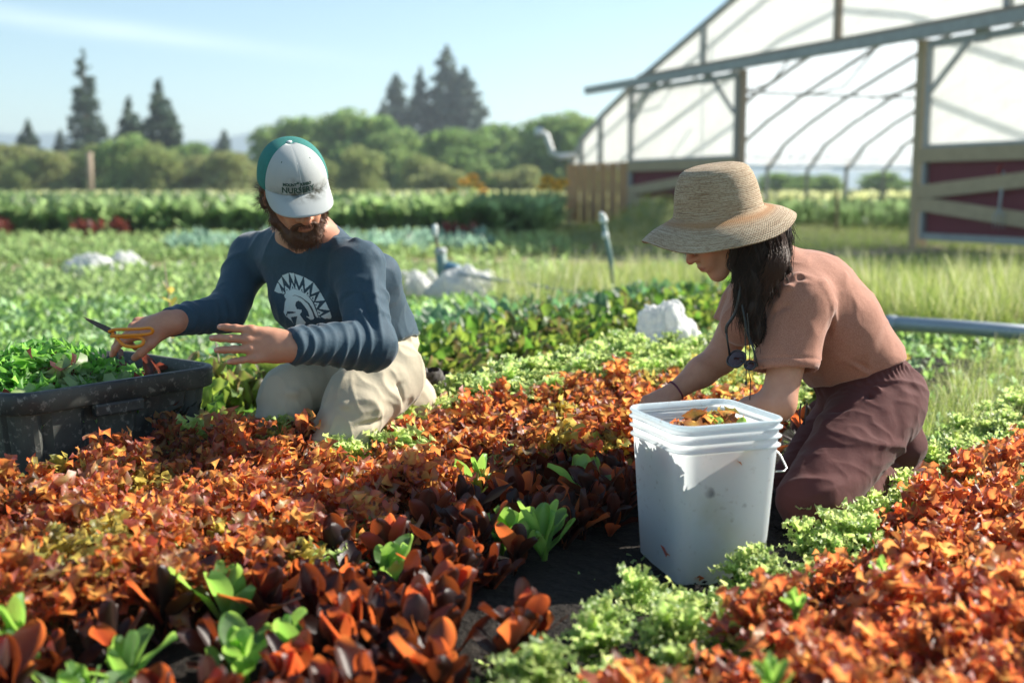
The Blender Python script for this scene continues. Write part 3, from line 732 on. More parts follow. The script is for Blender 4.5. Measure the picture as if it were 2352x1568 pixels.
# --- left bed: red oak-leaf with a frilly green edge row, turning green and bronze farther up
S, C = grid_pts(-.8, 6.6, -2.62, -1.5, .088, rs)
near = C < np.where(S < 1.95, -2.47+0*S, np.where(S < 2.5, -2.47+(S-1.95)*.3, -2.30))
keep = ~near & (S < 5.3) & ((S < 4.7) | (C < -1.95)) & (C < -1.66+.05*np.sin(S*5)+np.clip(S-2.9, 0, .4)*.9)
S, C = S[keep], C[keep]; P_ = to_world(S, C, .03+.06*np.clip((-1.75-C)/.45, 0, 1)*np.clip((S-1.6)/.5, .35, 1)+.02*np.sin(S*3.1+C*4)+.025*rs.uniform(-1, 1, S.shape)); k = vis(P_); S, C, P_ = S[k], C[k], P_[k]
gE = (S > 2.05) & (C < -2.09+.05*np.sin(S*7)) | (rs.uniform(size=S.shape) < .065)
nz_ = np.sin(S*2.3+1)*.5+np.sin(C*6+S)*.5
far = (S > 3.45+.35*nz_) & (C > -2.5)
gF = far & (rs.uniform(size=S.shape) < .55) & ~((S > 4.7) & (C < -1.9)); mF = far & ~gF & (rs.uniform(size=S.shape) < .75) & ~((S > 4.7) & (C < -1.9))
green = gE | gF; mixd = (mF | (rs.uniform(size=S.shape) < .09)) & ~green; red = ~green & ~mixd
scatter('red_lettuce_bed', oakA, P_[red], rs, .85, 1.18, label='dense bronze-red oak-leaf lettuce filling the left bed', cat='lettuce')
scatter('green_lettuce_row', fril, P_[green]+V(0, 0, .012), rs, .95, 1.3, label='frilly light green lettuce edging the left bed below the man\'s knees', cat='lettuce')
scatter('bronze_lettuce_patch', oakM, P_[mixd], rs, .8, 1.15, label='yellow-green and bronze lettuce, mostly in the far part of the left bed', cat='lettuce')
# --- right bed
rs = np.random.RandomState(77)
S, C = grid_pts(.6, 6.2, -1.13, 1.9, .088, rs)
keep = (C > -1.03+.025*np.sin(S*6)+.04*np.clip(S-1.8, 0, 1)-.07*np.clip(1.9-S, 0, .9)) & (S < 5.6-.8*np.clip(C, 0, 9)); S, C = S[keep], C[keep]; P_ = to_world(S, C, .0+.03*rs.uniform(-1, 1, S.shape)+.06*np.clip(C+.95, 0, .5))
k = vis(P_, 200, 500); S, C, P_ = S[k], C[k], P_[k]
ge = C < -.80+.03*np.sin(S*9)-.05*np.clip(1.7-S, 0, .8); ge |= rs.uniform(size=S.shape) < .02
scatter('red_lettuce_bed', oakB, P_[~ge], rs, .8, 1.15, label='deep red oak-leaf lettuce covering the right foreground bed', cat='lettuce')
scatter('green_lettuce_row', fril, P_[ge]+V(0, 0, .015), rs, .72, 1.0, label='frilly light green lettuce edging the right bed beside the bucket', cat='lettuce')
# --- young romaine, plant by plant
rs = np.random.RandomState(31)
romR = [plant_np(rs, 'romaine', 13, .135, .029, c_rom_red, (.0, .85), 12, 6, (-.3, .8), .07, .2) for _ in range(7)]
romG = [plant_np(rs, 'romaine', 11, .145, .030, c_rom_green, (.0, .85), 12, 6, (-.3, .8), .075, .3) for _ in range(4)]
def meshes(name, ps, mat='leaf'): return [mesh_np(name, v, f, True, {'Col': c, 'Tr': t}) for v, f, c, t in ps]
mR, mG = meshes('romaine_lettuce', romR), meshes('romaine_lettuce', romG)
for m_ in mR+mG: m_.materials.append(M['leaf'])
greens = [at(x, y, 1)*0+p for x, y, p in [(0, 0, V(0, 0, 0))]]
def gpt(x, y, z=.12):     # ground position of something whose middle (height z) shows at x, y
    a = PITCH+math.atan((y-784)/FPX); return at(x, y, (CAM_H-z)/math.tan(a)*1.0)
gp = [gpt(*q) for q in [(855, 1215), (900, 1290), (500, 1390), (665, 1440), (35, 1470), (190, 1560), (1148, 1200), (1245, 1215), (1095, 1110), (1330, 1110), (440, 1320), (1345, 1040), (60, 1400), (700, 1290), (300, 1500), (560, 1480)]]
S, C = grid_pts(.3, 3.4, -1.74, -1.08, .088, rs, .3); P_ = to_world(S, C, np.zeros_like(S)+.015); lim = -1.66+.05*np.sin(S*5)+np.clip(S-2.9, 0, .4)*.9
P_ = P_[(C > lim-.03) & vis(P_, 200, 500) & ((C < -1.35) | (S < 1.55))]
for i, p in enumerate(P_):
    if min(np.hypot(*(p-q)[:2]) for q in gp) < .075: continue
    o = obj('romaine_lettuce', mR[i % 7]); o.location = p; o.rotation_euler = (rs.normal()*.12, rs.normal()*.12, rs.uniform(0, 6.28)); o.scale = (rs.uniform(.72, 1.05),)*3
    tag(o, 'young dark maroon romaine lettuce plant in the near rows of the left bed', 'lettuce', 'dark romaine lettuce plants in the near rows')
for i, p in enumerate(gp):
    o = obj('romaine_lettuce', mG[i % 4]); o.location = (p[0], p[1], .015); o.rotation_euler = (rs.normal()*.1, rs.normal()*.1, rs.uniform(0, 6.28)); o.scale = (rs.uniform(.68, .95),)*3
    tag(o, 'bright green romaine lettuce plant standing among the dark maroon ones', 'lettuce', 'green romaine plants among the dark ones')
# a few odd plants standing out of the right bed
for (x, y, s), lb in zip([(2030, 1280, .42), (1775, 1530, .5), (1350+480, 1350, .4)], ['broad green leaf standing out of the right bed, nearest its top', 'tall narrow green leaf at the bottom of the right bed', 'grey-green seedling in the middle of the right bed']):
    p = gpt(x, y, .19); o = obj('green_seedling', mG[int(x) % 4]); o.location = (p[0], p[1], .115); o.scale = (s*.8, s*.8, s); tag(o, lb, 'seedling')
# --- seedlings and litter on the soil path
sm = [plant_np(rs, 'broad', 6, .04, .009, c_green, (.6, 1.3), 4, 2, (.1, .5)) for _ in range(3)]
S = rs.uniform(.8, 2.2, 90); C = rs.uniform(-1.3, -1.0, 90); P_ = to_world(S, C, np.zeros(90)+.015); scatter('path_weeds', sm, P_, rs, .5, 1.1, label='tiny green seedlings on the bare soil path in front', cat='weeds')
S = rs.uniform(.7, 5.5, 1500); C = rs.uniform(-1.35, -.9, 1500); P_ = to_world(S, C, np.zeros(1500)+.022)
v = np.array([(-.5, -.5, 0), (.5, -.4, .1), (.6, .5, .2), (0, .7, .55), (-.6, .4, .15), (0, 0, .5)])*.011; f = np.array([(0, 1, 5), (1, 2, 5), (2, 3, 5), (3, 4, 5), (4, 0, 5)])
lit = [(v*V(*s), f, np.full((6, 3), c), np.full((6, 3), 0.0)) for s, c in (((1, 1, 1), .035), ((1.4, 1, .7), .05), ((.8, .8, 1.2), .06), ((3.2, .35, .4), .14))]
scatter('soil_crumbs', lit, P_, rs, .4, 1.6, 'soil', 'crumbs of dark soil and bits of straw on the path', 'soil', choose=rs.choice(4, 1500, p=[.35, .3, .2, .15]))
# --- tall leafy row behind the man
big = [plant_np(rs, 'oak' if i % 3 else 'romaine', 26, .31, .034, c_big, (.05, 1.15), 11, 6, (.2, 1.2), .06) for i in range(6)]
mB_ = meshes('leafy_plant', big)
for m_ in mB_: m_.materials.append(M['leaf'])
S, C = grid_pts(2.3, 7.6, -3.4, -2.98, .2, rs, .25); P_ = to_world(S, C, np.zeros_like(S)); P_ = P_[vis(P_)]
for i, p in enumerate(P_):
    o = obj('leafy_plant', mB_[i % 6]); o.location = p; o.rotation_euler = (0, 0, rs.uniform(0, 6.28)); o.scale = (rs.uniform(.68, .95),)*3
    tag(o, 'tall broad-leaved salad plant in the dark green row behind the man', 'plant', 'leafy plants in the row behind the man')
# --- middle ground
def zone(n, y0, y1, x0, x1, rs, test=None):
    """points spread over the ground between distances y0 and y1, thinning with distance"""
    iy = rs.uniform(1/y1, 1/y0, n); Y = 1/iy; q = rs.uniform(x0, x1, n); X = q*Y
    P = np.stack([X, Y, np.zeros(n)], 1)
    if test is not None: P = P[test(P)]
    return P
cdot = lambda P: P@CD
wd = [plant_np(rs, 'broad', 7, .12, .022, (lambda r, e, t, u, a=a, b=b: (lerp(a, b, e)*r.uniform(.7, 1.3), lerp(np.array(a)*2.6, np.array(b)*2.6, e)*r.uniform(.7, 1.3))), (.2, 1.2), 4, 2, (.2, 1.2), .10)
      for a, b in (((.14, .23, .06), (.21, .31, .08)), ((.10, .18, .055), (.16, .26, .085)), ((.17, .26, .06), (.26, .34, .09)), ((.13, .22, .10), (.24, .33, .17)))]
bl = [plant_np(rs, 'broad', 8, .16, .032, c_blue, (.2, 1.2), 4, 2, (.2, 1.2), .08) for _ in range(2)]
onpath = lambda P: (P[:, 1] > 9.7+(P[:, 0]+11)*.235) & (P[:, 1] < 11.2+(P[:, 0]+11)*.26)
P_ = zone(14000, 3.7, 7.6, -.95, .02, rs, lambda P: (cdot(P) < -3.45)); scatter('leafy_crop', wd, P_, rs, .6, 1.05, label='green leafy crop behind the black tote, left of the man', cat='crop')
P_ = zone(2600, 4.4, 8.5, -.25, .25, rs, lambda P: (cdot(P) < -3.4) & (cdot(P) > -4.1)); scatter('blue_green_crop', bl, P_, rs, .8, 1.3, label='blue-green leafy crop just behind the tall salad row', cat='crop')
# grass
def blades(n, rs, h=.2):
    v, f, c, t = [], [], [], []; k = 0
    for _ in range(n):
        a = rs.uniform(0, 6.28); L = h*rs.uniform(.5, 1.3); bd = rs.uniform(.1, .8); w = rs.uniform(.0018, .0035); o = rs.normal(size=2)*.03
        d = V(math.cos(a), math.sin(a), 0); s = V(-d[1], d[0], 0)
        for q in (0, .4, .75, 1): p = V(o[0], o[1], 0)+d*L*bd*q**2+V(0, 0, L*q*(1-.25*bd*q)); v += [p-s*w*(1-q*.85), p+s*w*(1-q*.85)]
        f += [(k+i*2, k+i*2+1, k+i*2+3, k+i*2+2) for i in range(3)]; k += 8
        y = rs.uniform(0, 1); cc = lerp((.10, .19, .035), (.33, .35, .10), y**1.1) if rs.uniform() < .85 else np.array([.46, .42, .24])*rs.uniform(.8, 1.2); c += [cc]*8; t += [np.minimum(cc*2.4, .95)]*8
    return np.array(v), np.array(f), np.array(c), np.array(t)
gt = [blades(16, rs, h) for h in (.13, .17, .21, .28)]
bagview = lambda P: (P[:, 0] > -.105*P[:, 1]) & (P[:, 0] < -.012*P[:, 1]) & (P[:, 1] > 6.6) & (P[:, 1] < 9.3)
def grass_ok(P): return ~bagview(P) & (((P[:, 0] > P[:, 1]*.02-.2) & (cdot(P) < -3.9)) | (cdot(P) > -.7) | (P[:, 0] > .33*P[:, 1]) | (P[:, 1] > 8)) & ~onpath(P)
P_ = zone(21000, 3.3, 9.5, -.12, .9, rs, lambda P: grass_ok(P) & ~((P[:, 0] > .28*P[:, 1]) & (P[:, 1] < 6.6)) & ~((cdot(P) > -1.1) & (cdot(P) < 1.2) & (P@RD < 5.2)) & ~((cdot(P) > -3.6) & (cdot(P) < -1.0) & (P@RD < 6.8)))
scatter('grass', gt, P_, rs, .8, 1.35, 'grass', 'long sunlit yellow-green grass behind the woman and the leafy row', 'grass')
P_ = np.concatenate([zone(12600, 9.5, 24, -.1, .9, rs, lambda P: ~onpath(P)), zone(4900, 3.6, 6.8, .28, .9, rs, lambda P: cdot(P) > -1.4)]); scatter('short_grass', gt, P_, rs, .35, .62, 'grass', 'shorter grass around the silver pipe and up to the hoop house', 'grass')
P_ = zone(7279, 3.3, 13, -.1, .9, rs, lambda P: grass_ok(P) & ~((cdot(P) > -3.6) & (cdot(P) < 1.2) & (P@RD < 5.8))); scatter('broadleaf_weeds', wd, P_, rs, .25, .55, label='broad-leaved weeds growing through the grass behind the woman', cat='weeds')
# cut greens and litter on the path behind the woman
P_ = zone(5880, 3.0, 8.0, .25, .9, rs, lambda P: (cdot(P) > -2.4) & (((cdot(P) < -1.02) & (P@RD > 2.9)) | (P@RD > 5.3))); scatter('path_greens', wd+sm+gt[:2], P_, rs, .25, .55, label='low mixed greens on the trodden path behind the woman', cat='weeds')
S = rs.uniform(1.0, 6.6, 1300); C = rs.uniform(-2.95, -2.45, 1300); P_ = to_world(S, C, np.zeros(1300)); scatter('path_grass', wd+gt[:2], P_[vis(P_) & (S > 2.55)], rs, .3, .8, label='low green growth on the path where the man kneels', cat='weeds')
# field bands farther off
def field_plants(a, b, h, seed, nl=9):
    r2 = np.random.RandomState(seed); return [plant_np(r2, 'broad', nl, h*.62, h*.1, (lambda r, e, t, u: (lerp(a, b, e)*r.uniform(.7, 1.3), np.minimum(lerp(np.array(a)*2.3, np.array(b)*2.3, e)*r.uniform(.7, 1.3), .95))), (.05, 1.1), 3, 2, (.1, 1.0), h*.5) for _ in range(2)]
fA = field_plants((.14, .21, .085), (.22, .30, .12), .75, 1); fB = field_plants((.26, .28, .12), (.36, .36, .17), .7, 2); fC = field_plants((.17, .26, .09), (.28, .35, .15), .3, 3); fD = field_plants((.09, .022, .016), (.13, .03, .02), .4, 4); fE = field_plants((.13, .22, .15), (.22, .32, .24), .3, 5)
P_ = zone(5040, 20.5, 27, -.95, .035, rs); scatter('crop_hedge', fA, P_, rs, .8, 1.15, label='tall dark green crop standing in a long band across the field', cat='crop')
P_ = np.concatenate([zone(4500, 27, 78, -.95, .045, rs), zone(700, 44, 78, .045, .5, rs)]); scatter('pale_crop', fB, P_, rs, .8, 1.25, label='pale straw-green crop reaching from the dark band to the trees', cat='crop')
P_ = zone(7279, 7.6, 20.5, -.95, .05, rs, lambda P: ~bagview(P) & ~onpath(P) & ((P[:, 1] > 12) | (np.random.RandomState(5).uniform(size=len(P)) < .8))); scatter('low_crop', fC, P_, rs, .35, .75, label='low fresh green crop between the pale path and the dark band', cat='crop')
P_ = zone(350, 14.5, 17.5, -.3, -.02, rs); scatter('grey_green_crop', fE, P_, rs, .7, 1.1, label='grey-green low crop band behind the pale path', cat='crop')
P_ = np.concatenate([zone(26, 19.3, 20.6, -.385, -.325, rs), zone(20, 19.3, 20.3, -.45, -.44, rs)]); scatter('red_plants', fD, P_, rs, .6, 1.0, label='dark red leafy plants at the foot of the tall crop, far left', cat='plants')
P_ = np.concatenate([zone(26, 17, 18, -.065, -.045, rs), zone(8, 17, 18, -.038, -.033, rs)]); scatter('red_plants', fD, P_, rs, .6, .95, label='dark red leafy plants right of the man\'s shoulder', cat='plants')
P_ = np.array([G(s, 0, u) for s, u in zip(rs.uniform(-3, 16, 1500), rs.uniform(4.0, 13, 1500))]); P_ = P_[(P_[:, 0] < P_[:, 1]*.5)]; scatter('greenhouse_crop', fA, P_, rs, .6, 1.0, label='green crop rows growing inside the open hoop house', cat='crop')
# grassy mound left of the hoop house; its grass is darkened in colour for shade
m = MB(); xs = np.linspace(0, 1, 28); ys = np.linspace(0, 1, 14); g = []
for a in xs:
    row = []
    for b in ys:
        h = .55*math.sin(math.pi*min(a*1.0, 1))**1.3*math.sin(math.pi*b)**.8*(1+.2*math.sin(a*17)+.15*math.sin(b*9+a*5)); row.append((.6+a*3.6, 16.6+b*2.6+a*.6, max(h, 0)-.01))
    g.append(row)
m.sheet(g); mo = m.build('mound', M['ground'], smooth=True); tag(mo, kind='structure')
gp2 = np.array([q for r in g for q in r]); ii = rs.randint(0, len(gp2), 700); P_ = gp2[ii]+rs.normal(size=(700, 3))*V(.08, .08, 0); scatter('mound_grass', [(v, f, c*.55, t*.5) for v, f, c, t in gt], P_, rs, .5, .8, 'grass', 'grass on the mound left of the hoop house, shade painted into its green', 'grass')

# sunflowers
def sunflower(seed):
    r = np.random.RandomState(seed); t = thing('sunflower', 'x', 'sunflower'); h = 1.5
    m = MB(); m.tube([(0, 0, 0), (.03, 0, h*.5), (.0, -.02, h)], [.018, .014, .01], 6); m.build('stem', M['stem_green'], t, True)
    v, f, c, tr = plant_np(r, 'broad', 7, .28, .07, c_green, (.8, 1.5), 4, 2, (.2, .9), 1.0); v[:, 2] += .25
    obj('leaf', mesh_np('leaf', v, f, True, {'Col': c*.5, 'Tr': tr*.6}), M['leaf'], t)
    n = nrm(V(.1, -.9, .3)); x = nrm(np.cross(n, V(0, 0, 1))); y = np.cross(x, n); c0 = V(0, -.04, h)
    m = MB()
    for i in range(22):
        a = i*.2856; d = x*math.cos(a)+y*math.sin(a); s = x*-math.sin(a)+y*math.cos(a)
        m.add([c0+d*.05-s*.018, c0+d*.05+s*.018, c0+d*.10+s*.022+n*.01, c0+d*.145+n*.0, c0+d*.10-s*.022+n*.01], [(0, 1, 2, 3, 4)])
    hd = m.build('petals', M['petal'], t); m = MB(); m.tube([c0-n*.02, c0+n*.01, c0+n*.022], [.06, .058, .03], 14); m.build('disc', M['disc_brown'], t, True); return t
simple('stem_green', (.12, .2, .04), .7); simple('petal', (.80, .42, .02), .7, .15); simple('disc_brown', (.09, .04, .015), .9)
sf = [sunflower(1), sunflower(2)]
for i, (x, y, Y, z) in enumerate([(1066, 418, 26, 1.1), (1085, 408, 26.5, 1.15), (1098, 426, 25.5, 1.05), (1112, 440, 25, .9), (1042, 440, 26, .9), (1076, 446, 24.5, .85), (1258, 412, 24, 1.05), (1270, 420, 24.3, 1.0), (1283, 432, 23.8, .9), (1250, 430, 24.6, .9), (1292, 418, 24.8, 1.0), (838, 480, 22.5, .5)]):
    o = sf[i] if i < 2 else copy_tree(sf[i % 2]); p = at(x, y, Y); o.location = (p[0], Y, 0); o.scale = (1.15, 1.15, p[2]/1.5); o.rotation_euler = (0, 0, rs.uniform(-.6, .6))
    g_ = 'sunflowers left of the hoop house' if x > 1200 else ('sunflowers in the field right of the man' if x > 1000 else None)
    if g_: tag(o, {True: 'orange sunflower in the clump by the board skirt of the hoop house', False: 'orange sunflower in the clump right of the man, in front of the trees'}[x > 1200], 'sunflower', g_)
    else: tag(o, 'single orange sunflower low beside the man\'s left shoulder', 'sunflower')

# ================================================================== props
# ---- bucket
a = NM('bucket_plastic'); oc = a.coord(); nn = a.noise(9, 4)
def spot(p, r, soft=.5):
    d = a.n('VectorMath'); d.operation = 'DISTANCE'; 
    ds = a.n('VectorMath'); ds.operation = 'ADD'; wn = a.n('TexNoise'); wn.inputs['Scale'].default_value = 40; a.l(oc, wn.inputs['Vector'])
    sc_ = a.n('VectorMath'); sc_.operation = 'SCALE'; a.l(wn.outputs['Color'], sc_.inputs[0]); sc_.inputs['Scale'].default_value = r*.9
    a.l(oc, ds.inputs[0]); a.l(sc_.outputs[0], ds.inputs[1]); a.l(ds.outputs[0], d.inputs[0]); d.inputs[1].default_value = tuple(q+r*.45 for q in p)
    return a.mapr(d.outputs['Value'], r*soft, r, 1, 0)
c = a.mix(nn, (.80, .88, .92), (.86, .92, .94))
c = a.mix(a.math('MULTIPLY', spot((-.045, -.13, .175), .05, .3), .35), c, (.62, .62, .45)); c = a.mix(a.math('MULTIPLY', spot((-.01, -.13, .13), .05, .3), .3), c, (.62, .62, .45))
c = a.mix(spot((-.052, -.13, .215), .017, .5), c, (.13, .16, .2)); c = a.mix(spot((-.062, -.13, .228), .010), c, (.2, .22, .25)); c = a.mix(a.math('MULTIPLY', spot((-.06, -.13, .22), .02, .6), .3), c, (.9, .93, .95))
c = a.mix(spot((.035, -.13, .18), .014, .4), c, (.08, .1, .12)); c = a.mix(a.math('MULTIPLY', spot((-.018, -.13, .18), .012), .5), c, (.3, .28, .25))
c = a.mix(a.math('MULTIPLY', a.mapr(a.noise(70, 4), .62, .72), .35), c, (.35, .33, .28))
a.leafy(c, c, .55, .3, .03); M['bucket_plastic'] = a.m
def rsq(hx, hy, r, n=8):
    """rounded rectangle outline"""
    out = []
    for cx, cy, a0 in ((hx-r, hy-r, 0), (-hx+r, hy-r, 90), (-hx+r, -hy+r, 180), (hx-r, -hy+r, 270)):
        for i in range(n): a_ = R(a0+90*i/(n-1)); out.append((cx+r*math.cos(a_), cy+r*math.sin(a_)))
    return out
def loft(name, prof, n, mat, parent, close=False, smooth=True, thick=0):
    """prof: list of (hx, hy, r, z)"""
    m = MB(); rings = []
    for hx, hy, r, z in prof: rings.append([(x, y, z) for x, y in rsq(hx, hy, r, n)])
    k = len(rings[0]); m.add([p for q in rings for p in q], [(i*k+j, i*k+(j+1) % k, (i+1)*k+(j+1) % k, (i+1)*k+j) for i in range(len(rings)-1) for j in range(k)])
    if close: m.f.append(list(range(k))[::-1])
    o = m.build(name, mat, parent, smooth)
    if thick: s = o.modifiers.new('thick', 'SOLIDIFY'); s.thickness = thick; s.offset = -1
    return o
BK = thing('bucket', 'tall square white plastic bucket half full of cut lettuce on the soil path', 'bucket', (.425, 2.47, .005), rotz=R(20))
H_ = .362; pf = []
for z in np.linspace(0, .30, 9): q = z/H_; pf.append((.108+.021*q, .108+.021*q, .034+.006*q, z))
for z0 in (.302, .322, .342):
    q = z0/H_; b = .108+.021*q
    pf += [(b, b, .04, z0), (b+.0065, b+.0065, .043, z0+.0015), (b+.007, b+.007, .044, z0+.004), (b+.0005, b+.0005, .04, z0+.006)]
pf += [(.1295, .1295, .041, H_-.006), (.1335, .1335, .044, H_-.003), (.134, .134, .045, H_), (.1315, .1315, .043, H_+.003), (.1285, .1285, .04, H_+.001), (.127, .127, .039, H_-.01)]
body = loft('bucket_wall', pf, 9, M['bucket_plastic'], BK)
loft('bucket_base', [(.1075, .1075, .034, .006), (.09, .09, .03, .004), (.001, .001, .0005, .004)], 9, M['bucket_plastic'], BK)
m = MB(); m.tube([(.131, .0, .305), (.147, -.004, .300), (.170, -.045, .262), (.173, -.066, .238), (.160, -.075, .234), (.137, -.078, .236)], .0022, 8); m.tube([(.133, -.078, .236), (.131, -.05, .16), (.127, .0, .12)], .0013, 6)
m.build('handle', M['wire'], BK, True)
# cut lettuce inside
r0 = np.random.RandomState(4)
cutp = [plant_np(r0, 'oak', 5, .085, .028, c_red, (.5, 1.5), 8, 6, (-.3, .8)) for _ in range(4)]+[plant_np(r0, 'oak', 4, .085, .03, c_mix, (.4, 1.5), 8, 6, (-.3, .8)) for _ in range(2)]+[plant_np(r0, 'romaine', 2, .10, .028, c_rom_green, (.2, .9), 6, 4, (0, .4))]
n = 90; q = r0.uniform(-.062, .062, (n, 2)); cr_, sr_ = math.cos(R(20)), math.sin(R(20))
P_ = np.stack([.425+q[:, 0]*cr_-q[:, 1]*sr_, 2.47+q[:, 0]*sr_+q[:, 1]*cr_, .282+r0.uniform(0, .03, n)+.02*q[:, 0]/.1], 1)
PL = P_[np.repeat(np.arange(70), 3)].copy(); PL[:, 2] = r0.uniform(.03, .24, len(PL)); P_ = np.concatenate([P_, PL]); n = len(P_)
scatter('cut_lettuce', cutp, P_, r0, .5, .72, label='loose orange-red cut lettuce leaves inside the white bucket', cat='lettuce leaves', tilt=.3, choose=r0.choice(7, n, p=[.2, .2, .2, .14, .11, .11, .04]))

# ---- tote
a = NM('tote_plastic'); n1 = a.noise(7, 6); n2 = a.noise(60, 5); n3 = a.noise(2.2, 4)
c = a.mix(a.mapr(n1, .38, .66, 0, .75), (.022, .024, .026), (.095, .10, .085)); c = a.mix(a.mapr(n2, .56, .70, 0, .6), c, (.34, .33, .29)); c = a.mix(a.mapr(n3, .5, .66, 0, .4), c, (.12, .135, .105))
a.bsdf(c, a.mapr(n1, .3, .7, .35, .75), .5, normal=a.bump(n2, .12, .003)); M['tote_plastic'] = a.m
pR, pN, pB = V(-.80, 3.13, 0), V(-1.15, 2.69, 0), V(-1.2, 3.5, 0)
lx = nrm(pN-pR); ly = nrm((pB-pR)-lx*((pB-pR)@lx)); Lx, Ly = .62, .52; cT = pR+lx*Lx/2+ly*Ly/2; rot = math.atan2(-lx[1], -lx[0])
TT = thing('storage_tote', 'large black dusty plastic tote full of salad leaves at the left', 'tote', (cT[0], cT[1], .0), rotz=rot)
hz_ = .37; hx, hy = Lx/2, Ly/2
def ripple(name, mat, parent):
    m = MB(); rings = []; base = rsq(1, 1, .2, 7)
    zs = [.01, .05, .12, .2, .27, hz_-.06, hz_-.056]
    for z in zs:
        q = .84+.16*z/hz_; out = []
        pts = rsq(hx*q-.02, hy*q-.02, .05, 7)
        # resample along the sides to form vertical panels
        k = len(pts); ring = []
        for i in range(k):
            p, p2 = np.array(pts[i]), np.array(pts[(i+1) % k]); L = np.linalg.norm(p2-p); nsub = 1 if L < .1 else 24
            for j in range(nsub):
                t = j/nsub; s = p+(p2-p)*t; d = (p2-p)/L; nr = np.array([d[1], -d[0]])
                o = 0
                if nsub > 1:
                    w = (t*3) % 1; o = -.016 if (w < .13 or w > .87) and .04 < t < .96 else 0.0
                ring.append((s[0]+nr[0]*o, s[1]+nr[1]*o, z))
        rings.append(ring)
    k = len(rings[0]); m.add([p for r_ in rings for p in r_], [(i*k+j, i*k+(j+1) % k, (i+1)*k+(j+1) % k, (i+1)*k+j) for i in range(len(rings)-1) for j in range(k)]); m.f.append(list(range(k))[::-1])
    o = m.build(name, mat, parent); s = o.modifiers.new('thick', 'SOLIDIFY'); s.thickness = .004; s.offset = -1; return o
tw_ = ripple('tote_wall', M['tote_plastic'], TT)
loft('rim', [(hx-.026, hy-.026, .06, hz_-.057), (hx-.008, hy-.008, .075, hz_-.054), (hx-.002, hy-.002, .08, hz_-.05), (hx, hy, .08, hz_-.006), (hx-.003, hy-.003, .08, hz_), (hx-.016, hy-.016, .07, hz_+.001), (hx-.020, hy-.020, .068, hz_-.004), (hx-.024, hy-.024, .066, hz_-.06)], 9, M['tote_plastic'], TT)
m = MB(); m.box((-.09, -hy-.004, hz_-.085), (.05, -hy+.02, hz_-.052)); m.build('grip', M['tote_plastic'], TT, bevel=.006)
# wet smears on the outside
m = MB(); r1 = np.random.RandomState(5)
for k, (x, z, w, h, ang) in enumerate([(.17, .262, .034, .010, .3), (.185, .245, .012, .03, -.1), (.2, .252, .03, .008, .9), (.19, .222, .018, .008, .2), (.245, .262, .008, .026, -.5), (.262, .25, .006, .016, -.4), (.262, .225, .006, .012, 0), (.225, .268, .02, .006, .5)]):
    n_ = 14; pts = []
    for i in range(n_):
        an = i/n_*6.2832; rr = 1+.25*math.sin(3*an+k)+.12*math.sin(5*an+2*k); px, pz = math.cos(an)*w/2*rr, math.sin(an)*h/2*rr
        pts.append((x-.0+px*math.cos(ang)-pz*math.sin(ang), -(hy*(.84+.16*z/hz_))+.02-.0015, z+px*math.sin(ang)+pz*math.cos(ang)))
    m.add(pts, [tuple(range(n_))])
simple('wet_mark', (.012, .016, .012), .15, .2, 40); m.build('wet_mark', M['wet_mark'], tw_)
# salad heaped in the tote
r2 = np.random.RandomState(6)
def c_pale(rs, e, t, u): k = rs.uniform(.8, 1.15); return lerp((.42, .5, .3), (.3, .42, .17), e)*k, lerp((.55, .68, .36), (.45, .66, .2), e)*k
def c_mar(rs, e, t, u): k = rs.uniform(.7, 1.3); return lerp((.14, .07, .05), (.10, .02, .024), e)*k, lerp((.3, .14, .08), (.3, .05, .03), e)*k
def c_gr2(rs, e, t, u): k = rs.uniform(.75, 1.2); return lerp((.16, .36, .07), (.2, .46, .09), e)*k, lerp((.25, .6, .08), (.35, .72, .12), e)*k
sets = [plant_np(r2, 'frill', 6, .10, .03, c_gr2, (.3, 1.4), 22, 6, (-.2, .9)) for _ in range(3)]+[plant_np(r2, 'oak', 5, .11, .030, c_pale, (.7, 1.5), 18, 8, (-.3, .6)) for _ in range(2)]+[plant_np(r2, 'oak', 5, .10, .028, c_mar, (.3, 1.4), 16, 6, (-.2, .8)) for _ in range(2)]
n = 230; q = np.stack([r2.uniform(-hx+.10, hx-.09, n), r2.uniform(-hy+.10, hy-.09, n)], 1); ca, sa = math.cos(rot), math.sin(rot)
hh = .235+.13*np.exp(-((q[:, 0]+.05)/.17)**2-((q[:, 1]-.04)/.2)**2)+r2.uniform(-.01, .015, n)
P_ = np.stack([cT[0]+q[:, 0]*ca-q[:, 1]*sa, cT[1]+q[:, 0]*sa+q[:, 1]*ca, hh], 1)
pr_ = np.where(q[:, 0] > .06, r2.choice([0, 5, 6, 5, 1, 3], n), np.where(q[:, 1] < -.06, r2.choice([3, 4, 3, 4, 5, 1], n), r2.choice([0, 1, 2, 0, 1, 2], n)))
scatter('salad_leaves', sets, P_, r2, .7, 1.1, label='heap of green, pale and maroon salad leaves in the black tote', cat='lettuce leaves', tilt=.3, choose=pr_)

